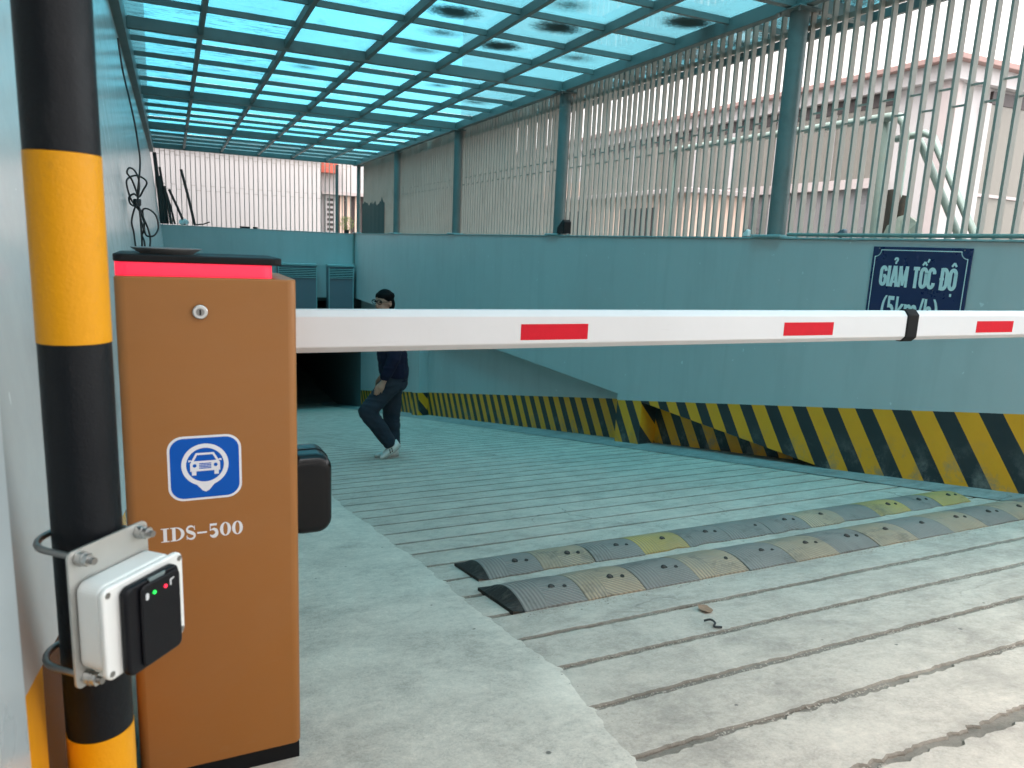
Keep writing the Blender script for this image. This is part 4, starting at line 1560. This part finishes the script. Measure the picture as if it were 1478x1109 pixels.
def ellip(m, c, r, ax=None, nu=24, nv=14):
    vs, fs = [], []
    for j in range(nv + 1):
        th = pi * j / nv
        for i in range(nu):
            a = 2 * pi * i / nu
            d = V((r[0] * sin(th) * cos(a), r[1] * sin(th) * sin(a), r[2] * cos(th)))
            if ax:
                d = ax[0] * d.x + ax[1] * d.y + ax[2] * d.z
            vs.append(V(c) + d)
    for j in range(nv):
        for i in range(nu):
            fs.append((j * nu + i, j * nu + (i + 1) % nu, (j + 1) * nu + (i + 1) % nu, (j + 1) * nu + i))
    m.add(vs, fs, True)


def fuse(m, name, mat, parent, voxel, smooth=4):
    o = m.build(name, mat, parent, weld=True)
    rm = o.modifiers.new('r', 'REMESH')
    rm.mode = 'VOXEL'
    rm.voxel_size = voxel
    rm.use_smooth_shade = True
    if smooth:
        s_ = o.modifiers.new('s', 'SMOOTH')
        s_.iterations = smooth
        s_.factor = 0.5
    bpy.context.view_layer.update()
    dg = bpy.context.evaluated_depsgraph_get()
    me = bpy.data.meshes.new_from_object(o.evaluated_get(dg))
    o.modifiers.clear()
    o.data = me
    if not me.materials:
        me.materials.append(mat)
    for p in me.polygons:
        p.use_smooth = True
    return o


def folds(o, k):
    me = o.data
    nr = [v.normal.copy() for v in me.vertices]
    for v, n in zip(me.vertices, nr):
        q = V((v.co.x * k[0] + v.co.z * 9, v.co.y * k[1], v.co.z * k[2]))
        v.co += n * (0.011 * (0.5 - abs(noise.noise(q))) + 0.006 * noise.noise(q * 0.5))


MT['skin'] = plain('skin', (0.36, 0.20, 0.14), 0.55, 0, 0.08, 30, 0.02, 100)
MT['shirt'] = plain('dark_navy_shirt', (0.009, 0.010, 0.026), 0.9, 0, 0.4, 14, 0.5, 22, spec=0.2)
MT['jeans'] = plain('dark_blue_jeans', (0.011, 0.018, 0.030), 0.9, 0, 0.5, 10, 0.6, 24, 0.25, (0.03, 0.045, 0.07))
MT['hair'] = plain('black_hair', (0.003, 0.0028, 0.003), 0.7, 0, 0.3, 60, 0.4, 150, spec=0.08)
MT['shoe'] = plain('white_shoe', (0.62, 0.62, 0.58), 0.6, 0, 0.06, 20, 0.05, 80)
MT['sole'] = plain('grey_shoe_sole', (0.36, 0.33, 0.30), 0.7)

pe = empty('person', (1.92, 6.9, gz(6.9)))
tag(pe, 'man in dark shirt and jeans with glasses walking left down the ramp', 'person')
NL, FL = 6.79, 6.95           # near and far leg
bm_ = MB()
hc = V((1.815, 6.86, -0.575))
fw = V((-cos(radians(32)), -sin(radians(32)), -0.06)).normalized()
sdv = V((0, 0, 1)).cross(fw).normalized()
upv = fw.cross(sdv).normalized()
HA = (fw, sdv, upv)


def hp(a, b, c):
    return hc + fw * a + sdv * b + upv * c


ellip(bm_, hp(-0.008, 0, 0.02), (0.092, 0.074, 0.096), HA)
ellip(bm_, hp(0.022, 0, -0.045), (0.066, 0.056, 0.070), HA)
capsule(bm_, hp(0.086, 0, 0.005), hp(0.103, 0, -0.024), 0.009, 0.013)
ellip(bm_, hp(0.083, 0, -0.063), (0.011, 0.024, 0.010), HA)
for s_ in (-1, 1):
    ellip(bm_, hp(-0.012, 0.075 * s_, -0.012), (0.018, 0.009, 0.030), HA)
capsule(bm_, hp(-0.03, 0, -0.07), (1.875, 6.87, -0.80), 0.052, 0.058)
capsule(bm_, (1.89, 6.87, -0.85), (1.91, 6.87, -1.25), 0.12, 0.115, 0.95, 1.35)
for (sh_, el_, wr_, sgn) in (((1.885, 6.70, -0.80), (1.865, 6.655, -1.08), (1.775, 6.67, -1.30), -1), ((1.895, 7.05, -0.80), (1.945, 7.09, -1.08), (1.87, 7.07, -1.31), 1)):
    capsule(bm_, sh_, el_, 0.050, 0.042)
    capsule(bm_, el_, wr_, 0.042, 0.028)
    w_ = V(wr_)
    dn = (w_ - V(el_)).normalized()
    pm = w_ + dn * 0.05
    capsule(bm_, w_, pm + dn * 0.02, 0.024, 0.030, 1.15, 0.75)
    for q, ln in enumerate((0.066, 0.075, 0.070, 0.055)):
        o_ = pm + dn * 0.035 + V((0.036 - 0.022 * q, 0, 0)) * -1
        k1 = o_ + dn * ln * 0.5 + V((-0.004, sgn * -0.004, 0))
        capsule(bm_, o_, k1, 0.0095, 0.0088)
        capsule(bm_, k1, k1 + dn * ln * 0.4 + V((0.010, sgn * -0.012, 0)), 0.0088, 0.0075)
    th0 = w_ + dn * 0.025 + V((-0.026, 0, 0))
    capsule(bm_, th0, th0 + dn * 0.04 + V((-0.022, sgn * -0.008, 0)), 0.011, 0.010)
    capsule(bm_, th0 + dn * 0.04 + V((-0.022, sgn * -0.008, 0)), th0 + dn * 0.07 + V((-0.020, sgn * -0.014, 0)), 0.010, 0.008)
LEGS = (((1.925, NL, -1.30), (1.645, NL - 0.01, -1.615), (1.895, NL, -1.985), (1.815, NL, -2.085)),
        ((1.935, FL, -1.30), (1.935, FL, -1.70), (1.955, FL, -2.075), (1.86, FL, -2.11)))
for hp_, kn_, an_, to_ in LEGS:
    capsule(bm_, hp_, kn_, 0.078, 0.054)
    capsule(bm_, kn_, an_, 0.054, 0.036)
    capsule(bm_, an_, to_, 0.034, 0.026)
fuse(bm_, 'body', MT['skin'], pe, 0.0075, 2)

m = MB()      # hair: a cap sitting over the crown, fringe above the glasses
ellip(m, hp(-0.018, 0, 0.040), (0.094, 0.081, 0.086), HA)
ellip(m, hp(-0.055, 0, -0.020), (0.060, 0.078, 0.085), HA)
for q in range(26):
    a = q * 2.4
    capsule(m, hp(-0.02 + 0.085 * cos(a), 0.070 * sin(a), 0.075), hp(-0.02 + 0.094 * cos(a + 0.2), 0.080 * sin(a + 0.2), 0.052), 0.012, 0.008, seg=8)
fuse(m, 'hair', MT['hair'], pe, 0.008, 1)
m = MB()
for s_ in (-1, 1):
    c_ = [(0.094, s_ * 0.034 + 0.029 * cos(t), 0.012 + 0.021 * sin(t)) for t in [2 * pi * q / 16 for q in range(16)]]
    m.tube([hp(*p) for p in c_], 0.0035, 6, closed=True)
    m.tube([hp(0.094, s_ * 0.063, 0.016), hp(0.06, s_ * 0.080, 0.014), hp(-0.02, s_ * 0.084, 0.006)], 0.003, 6)
m.tube([hp(0.095, -0.006, 0.016), hp(0.095, 0.006, 0.016)], 0.003, 6)
m.build('glasses', MT['black'], pe)
for s_ in (-1, 1):
    m = MB()
    ellip(m, hp(0.078, s_ * 0.033, 0.012), (0.010, 0.014, 0.008), HA, 12, 8)
    m.build('eye', MT['hair'], pe)

m = MB()      # shirt
capsule(m, (1.885, 6.87, -0.86), (1.905, 6.87, -1.10), 0.142, 0.135, 0.98, 1.42)
capsule(m, (1.905, 6.87, -1.08), (1.925, 6.87, -1.26), 0.138, 0.142, 1.0, 1.36)
capsule(m, (1.885, 6.74, -0.795), (1.89, 7.0, -0.795), 0.062, 0.062)
for (sh_, el_, wr_) in (((1.885, 6.70, -0.81), (1.865, 6.655, -1.08), (1.790, 6.668, -1.265)), ((1.895, 7.05, -0.81), (1.945, 7.09, -1.08), (1.88, 7.07, -1.275))):
    capsule(m, sh_, el_, 0.072, 0.062)
    capsule(m, el_, wr_, 0.060, 0.043)
for v in m.v:
    v += V((noise.noise(v * 9), noise.noise(v * 9 + V((5, 0, 0))), 0)) * 0.012
    if v.z < -1.345:
        v.z = -1.345
folds(fuse(m, 'shirt', MT['shirt'], pe, 0.009, 2), (9, 9, 26))
m = MB()      # jeans, loose
capsule(m, (1.925, 6.87, -1.24), (1.93, 6.87, -1.33), 0.128, 0.130, 1.0, 1.3)
for hp_, kn_, an_, to_ in LEGS:
    a_ = V(an_)
    capsule(m, hp_, kn_, 0.105, 0.083)
    capsule(m, kn_, tuple(V(kn_) + (a_ - V(kn_)) * 0.86), 0.083, 0.066)
for v in m.v:
    v += V((noise.noise(v * 11), noise.noise(v * 11 + V((5, 0, 0))), noise.noise(v * 11 + V((0, 5, 0))))) * 0.014
folds(fuse(m, 'jeans', MT['jeans'], pe, 0.009, 2), (8, 8, 24))


def shoe(heel, toe, y, nup):
    """sneaker from heel to toe, nup = direction from sole to laces"""
    h, t = V((heel[0], y, heel[1])), V((toe[0], y, toe[1]))
    d = (t - h).normalized()
    L = (t - h).length
    sd_ = V((0, 1, 0))
    n_ = V((d.z, 0, -d.x))
    if n_.dot(V(nup)) < 0:
        n_ = -n_
    out = []
    for wsc, hs_, base in ((1.08, None, 0.0), (1.0, 1, 0.018)):
        m = MB()
        secs = 14
        rr = []
        for i in range(secs + 1):
            u = i / secs
            wd = 0.038 + 0.012 * sin(pi * min(u * 1.1, 1)) - 0.008 * (u < 0.1)
            if u > 0.85:
                wd *= sqrt(max(0.05, 1 - ((u - 0.85) / 0.17) ** 2))
            if u < 0.08:
                wd *= 0.78
            top = base + (0.018 if hs_ is None else (0.062 if u < 0.35 else 0.062 - 0.048 * ((u - 0.35) / 0.65) ** 0.8))
            lo = base - (0.0 if hs_ is None else 0.004)
            c = h + d * (L * u)
            rr.append([c + sd_ * (-wd * wsc) + n_ * lo, c + sd_ * (-wd * wsc) + n_ * (lo + (top - lo) * 0.55), c + sd_ * (-wd * 0.45) + n_ * top,
                       c + sd_ * (wd * 0.45) + n_ * top, c + sd_ * (wd * wsc) + n_ * (lo + (top - lo) * 0.55), c + sd_ * (wd * wsc) + n_ * lo])
        vs = [p for r in rr for p in r]
        m.add(vs, [(i * 6 + q, i * 6 + (q + 1) % 6, (i + 1) * 6 + (q + 1) % 6, (i + 1) * 6 + q) for i in range(secs) for q in range(6)], True)
        m.face(rr[0])
        m.face(rr[-1])
        out.append(m)
    so_ = out[1].build('shoe', MT['shoe'], pe, weld=True)
    out[0].build('sole', MT['sole'], so_, weld=True)
    m = MB()
    for u in (0.42, 0.52):
        c = h + d * (L * u)
        for s_ in (-1, 1):
            m.obox(c + sd_ * (s_ * 0.0475) + n_ * 0.036, (d * 0.9 + n_ * 0.4).normalized(), sd_, (n_ * 0.9 - d * 0.4).normalized(), 0.005, 0.003, 0.020)
    m.build('stripe', MT['hair'], so_)


shoe((1.985, -1.985), (1.790, -2.112), NL, (0.3, 0, 1))
shoe((2.005, gz(FL) + 0.002), (1.765, gz(FL) + 0.002), FL, (0, 0, 1))

# ================================================================== THINGS AT THE FAR END
def cabinet(x0, x1, ztop, label):
    r = empty('wall_cabinet', ((x0 + x1) / 2, YB - 0.15, ztop - 1.1))
    tag(r, label, 'cabinet', 'grey cabinets at the far wall')
    y0, y1 = YB - 0.30, YB - 0.002
    part_box('body', MT['cabgrey'], r, x0, x1, y0, y1, ztop - 1.15, ztop, bevel=0.01)
    part_box('top_cover', MT['cabteal'], r, x0 - 0.015, x1 + 0.015, y0 - 0.02, y1, ztop + 0.002, ztop + 0.06, bevel=0.008)
    g = part_box('grille', MT['black'], r, x0 + 0.03, x1 - 0.03, y0 - 0.008, y0 - 0.001, ztop - 0.30, ztop - 0.04)
    for q in range(6):
        part_box('louvre', MT['cabteal'], g, x0 + 0.03, x1 - 0.03, y0 - 0.022, y0 - 0.009, ztop - 0.295 + q * 0.044, ztop - 0.272 + q * 0.044)
    part_box('trim', MT['cabteal'], r, x0 + 0.004, x0 + 0.028, y0 - 0.02, y0 - 0.001, ztop - 1.1, ztop - 0.02)
    part_box('trim', MT['cabteal'], r, x1 - 0.028, x1 - 0.004, y0 - 0.02, y0 - 0.001, ztop - 1.1, ztop - 0.02)


cabinet(2.40, 3.37, -0.72, 'wider grey louvred cabinet hanging over the basement opening')
cabinet(3.66, 4.32, -0.72, 'narrow grey louvred cabinet in the corner by the right wall')
dp = MB().tube([(W - 0.03, YB - 0.03, ZT - 0.02), (W - 0.03, YB - 0.03, -0.62)], 0.022, 10)
tag(dp.build('downpipe', MT['pipe']), 'thin pale downpipe in the far corner above the cabinet', 'pipe')

# potted shrub on the far wall
ps = empty('potted_shrub', (4.22, YB + 0.05, ZT))
tag(ps, 'small yellow green potted shrub at the corner of the far wall', 'plant')
m = MB()
m.tube([(4.22, YB + 0.08, ZT + 0.001), (4.22, YB + 0.08, ZT + 0.09)], [0.05, 0.065], 12)
m.build('pot', MT['louvre'], ps)
MB().tube([(4.22, YB + 0.08, ZT + 0.08), (4.21, YB + 0.08, ZT + 0.22)], [0.012, 0.006], 6).build('stem', MT['wood'], ps)
m = MB()
random.seed(3)
for _ in range(700):
    a, h_ = random.uniform(0, 6.3), random.uniform(-0.10, 0.18)
    r_ = 0.21 * sqrt(random.random()) * (1 - abs(h_ - 0.02) * 2.2)
    c = V((4.20 + r_ * cos(a), YB + 0.02 + r_ * sin(a) * 0.7, ZT + 0.20 + h_ * 1.2))
    d1 = V((random.gauss(0, 1), random.gauss(0, 1), random.gauss(0.3, 0.7))).normalized()
    d2 = d1.cross(V((random.gauss(0, 1), random.gauss(0, 1), random.gauss(0, 1)))).normalized()
    l_ = random.uniform(0.018, 0.034)
    m.face([c, c + d1 * l_ * 0.5 + d2 * l_ * 0.3, c + d1 * l_, c + d1 * l_ * 0.5 - d2 * l_ * 0.3])
m.build('foliage', MT['leaf'], ps)

# rods stored upright in the left corner
random.seed(9)
RODS = [((-0.20, 0.17), (-0.30, 1.80), 0.032, 'tallest dark rod leaning in the far left corner'),
        ((-0.13, 0.17), (-0.22, 1.28), 0.025, 'dark rod against the left wall, beside the tallest rod'),
        ((-0.07, 0.17), (-0.20, 1.48), 0.020, 'thin dark rod with a knob, behind the stored bundle'),
        ((0.0, 0.17), (-0.12, 1.05), 0.024, 'short dark rod in the middle of the corner bundle'),
        ((0.08, 0.17), (-0.08, 0.90), 0.018, 'shortest dark rod in the corner bundle'),
        ((0.30, 0.17), (-0.02, 0.98), 0.022, 'dark rod slanting to the left across the bundle foot'),
        ((0.52, 0.17), (0.26, 1.46), 0.024, 'lone dark rod leaning to the left, right of the bundle')]
for i, ((xa, za), (xb, zb), r_, lab) in enumerate(RODS):
    yy = YB + 0.035 + 0.0 * i
    o = MB().tube([(xa, yy + 0.012 * (i % 3), za + 0.0), ((xa + xb) / 2 + 0.01, yy + 0.012 * (i % 3), (za + zb) / 2), (xb, yy + 0.012 * (i % 3), zb)], r_ * 1.35, 9).build('rod', MT['rust'])
    tag(o, lab, 'rod', 'rods stored at the far left corner')
tag(MB().tube([(0.50, YB + 0.05, ZT + 0.02), (0.72, YB + 0.04, ZT + 0.055), (0.86, YB + 0.05, ZT + 0.11)], 0.016, 8).build('rod', MT['rust']),
    'short dark bar lying at the foot of the lone rod', 'rod', 'rods stored at the far left corner')
crumple('plastic_bag', (0.27, YB + 0.06, ZT + 0.075), 0.10, 0.04, 0.085, MT['foil'], 'crumpled white plastic bag among the rods', 'bag', 7.7, 0.5)
for i, (xa, xb, lab) in enumerate(((1.55, 1.78, 'wider black block lying on the far wall'), (1.86, 1.97, 'narrower black block lying on the far wall'))):
    o = part_box('block', MT['rubber'], None, xa, xb, YB + 0.01, YB + 0.09, ZT + 0.0005, ZT + 0.045, bevel=0.006)
    tag(o, lab, 'block', 'black blocks on the far wall')

# shade net hung on the slats at the far corner
m = MB()
n_ = 26
for i in range(n_):
    ya, yb = 17.15 + 2.25 * i / n_, 17.15 + 2.25 * (i + 1) / n_
    ha = 0.92 + 0.12 * nz(ya, 1, 3.3) + 0.10 * nz(ya, 2, 9)
    hb = 0.92 + 0.12 * nz(yb, 1, 3.3) + 0.10 * nz(yb, 2, 9)
    xa, xb = W + 0.128 + 0.006 * nz(ya, 4, 5), W + 0.128 + 0.006 * nz(yb, 4, 5)
    m.add([(xa, ya, ZT + 0.014), (xb, yb, ZT + 0.014), (xb, yb, hb), (xa, ya, ha), (xa + 0.004, ya, ZT + 0.014), (xb + 0.004, yb, ZT + 0.014), (xb + 0.004, yb, hb), (xa + 0.004, ya, ha)],
          [(0, 1, 2, 3), (5, 4, 7, 6), (3, 2, 6, 7)])
tag(m.build('shade_net', MT['net']), 'dark green shade net tied on the slats in the far corner', 'net')

# small flood lamps on the right wall top
def lamp(y, x, s, col, label):
    r = empty('flood_lamp', (x, y, ZT + 0.013))
    tag(r, label, 'lamp', 'flood lamps on the right wall top')
    m = MB()
    m.prism([(-0.09 * s, 0.02 * s), (-0.075 * s, 0.09 * s), (0.06 * s, 0.19 * s), (0.10 * s, 0.16 * s), (0.10 * s, 0.02 * s)], lambda u, v, d: (x + d, y - u, ZT + 0.013 + v), -0.05 * s, 0.05 * s)
    m.build('housing', MT[col], r, bevel=0.006)
    MB().obox((x - 0.02 * s, y + 0.03 * s, ZT + 0.013 + 0.135 * s), V((0, -0.8, 0.6)), V((1, 0, 0)), V((0, 0.6, 0.8)), 0.06 * s, 0.03 * s, 0.006 * s).build('lens', MT['greytab'], r)
    part_box('foot', MT['bolt'], r, x - 0.03 * s, x + 0.03 * s, y - 0.04 * s, y + 0.04 * s, ZT + 0.0125, ZT + 0.012 + 0.03 * s)


lamp(8.18, W + 0.03, 1.0, 'black', 'black flood lamp at the foot of the second column')
lamp(4.93, W + 0.03, 0.34, 'abs', 'tiny white lamp beside the foot of the nearest column')
lamp(3.98, W + 0.075, 0.36, 'cabgrey', 'tiny grey lamp on the wall top right of the nearest column')

# cable running down the left wall into a hanging coil
def wallpt(y, z, off=0.02):
    return V((lx(z) + off, y, z))


def smooth_path(P, n=12):
    out = []
    for i in range(len(P) - 1):
        p0, p1, p2, p3 = P[max(i - 1, 0)], P[i], P[i + 1], P[min(i + 2, len(P) - 1)]
        for q in range(n):
            t = q / n
            out.append(0.5 * ((2 * p1) + (p2 - p0) * t + (2 * p0 - 5 * p1 + 4 * p2 - p3) * t * t + (3 * p1 - p0 - 3 * p2 + p3) * t ** 3))
    out.append(P[-1])
    return out


cb = empty('cable', (lx(0) + 0.02, 6.0, -0.1))
tag(cb, 'black cable hanging down the left wall in a tangled coil', 'cable')
KY = 5.0


def cpt(cx_, cy_, dy=0.0):
    """a point of the tangle, hanging just off the left wall"""
    px, py = 150 + cx_ * 0.2163, 180 + cy_ * 0.2163
    z = 0.371 - (py - 240) * 0.00404
    x = -0.152 + (px - 203) * 0.0036 - 0.00018 * (py - 240)
    return V((max(x, lx(z) + 0.010), KY + dy, z))


CL = [[(96, -520), (125, -330), (170, -150), (205, 0), (222, 100), (240, 230), (238, 340), (225, 470), (240, 600), (255, 800), (258, 1000)],
      [(225, 470), (185, 370), (155, 330), (170, 295), (205, 310), (235, 380), (230, 480), (210, 540), (175, 530), (168, 490), (200, 465), (235, 480),
       (265, 430), (288, 390), (270, 360), (215, 340), (165, 360), (152, 400), (180, 500), (240, 580), (270, 650)],
      [(270, 650), (260, 570), (300, 560), (350, 600), (368, 680), (340, 735), (290, 740), (270, 700), (265, 620), (220, 540), (180, 640), (172, 720), (200, 800), (215, 1000)],
      [(230, 500), (245, 620), (265, 700), (255, 740), (275, 800), (280, 1000)],
      [(215, 520), (255, 600), (295, 690), (312, 760), (308, 830), (290, 1000)]]
for k, L_ in enumerate(CL):
    P_ = [cpt(a_, b_, 0.025 * sin(i * 1.7 + k)) for i, (a_, b_) in enumerate(L_)]
    MB().tube(smooth_path(P_, 8), 0.0055, 7).build('cable_run' if k == 0 else 'cable_loop', MT['cable'], cb)
m = MB()
for q in range(5):
    c_ = cpt(222, 505 + q * 7)
    m.tube([c_ + V((0.018 * cos(t), 0.018 * sin(t), 0.004 * sin(t * 2))) for t in [2 * pi * j / 14 for j in range(14)]], 0.005, 6, closed=True)
m.build('tie', MT['cable'], cb)

# litter on the ramp
m = MB()
lc = V((1.545, 1.735, gz(1.735) + 0.004))
pts = []
for q in range(14):
    a = 2 * pi * q / 14
    r = 0.026 * (1 + 0.25 * nz(cos(a), sin(a), 2))
    pts.append(lc + V((r * 0.75 * cos(a), r * 1.1 * sin(a), 0.008 + 0.007 * nz(cos(a) * 2, sin(a) * 2, 1.0))))
for q in range(14):
    m.face([lc + V((0, 0, 0.004)), pts[q], pts[(q + 1) % 14]])
    m.face([lc, lc + V(((pts[(q + 1) % 14] - lc).x, (pts[(q + 1) % 14] - lc).y, (pts[(q + 1) % 14] - lc).z - 0.002)), lc + V(((pts[q] - lc).x, (pts[q] - lc).y, (pts[q] - lc).z - 0.002))])
tag(m.build('dry_leaf', MT['leafdry']), 'curled brown dry leaf lying on the ramp', 'leaf')
P_ = [V((x_, y_, gz(y_) + h_)) for x_, y_, h_ in ((1.475, 1.655, 0.006), (1.488, 1.640, 0.012), (1.484, 1.615, 0.010), (1.468, 1.600, 0.006), (1.486, 1.585, 0.005))]
tag(MB().tube(smooth_path(P_, 5), 0.0035, 6).build('twig', MT['twig']), 'small dark bent twig lying below the dry leaf', 'twig')
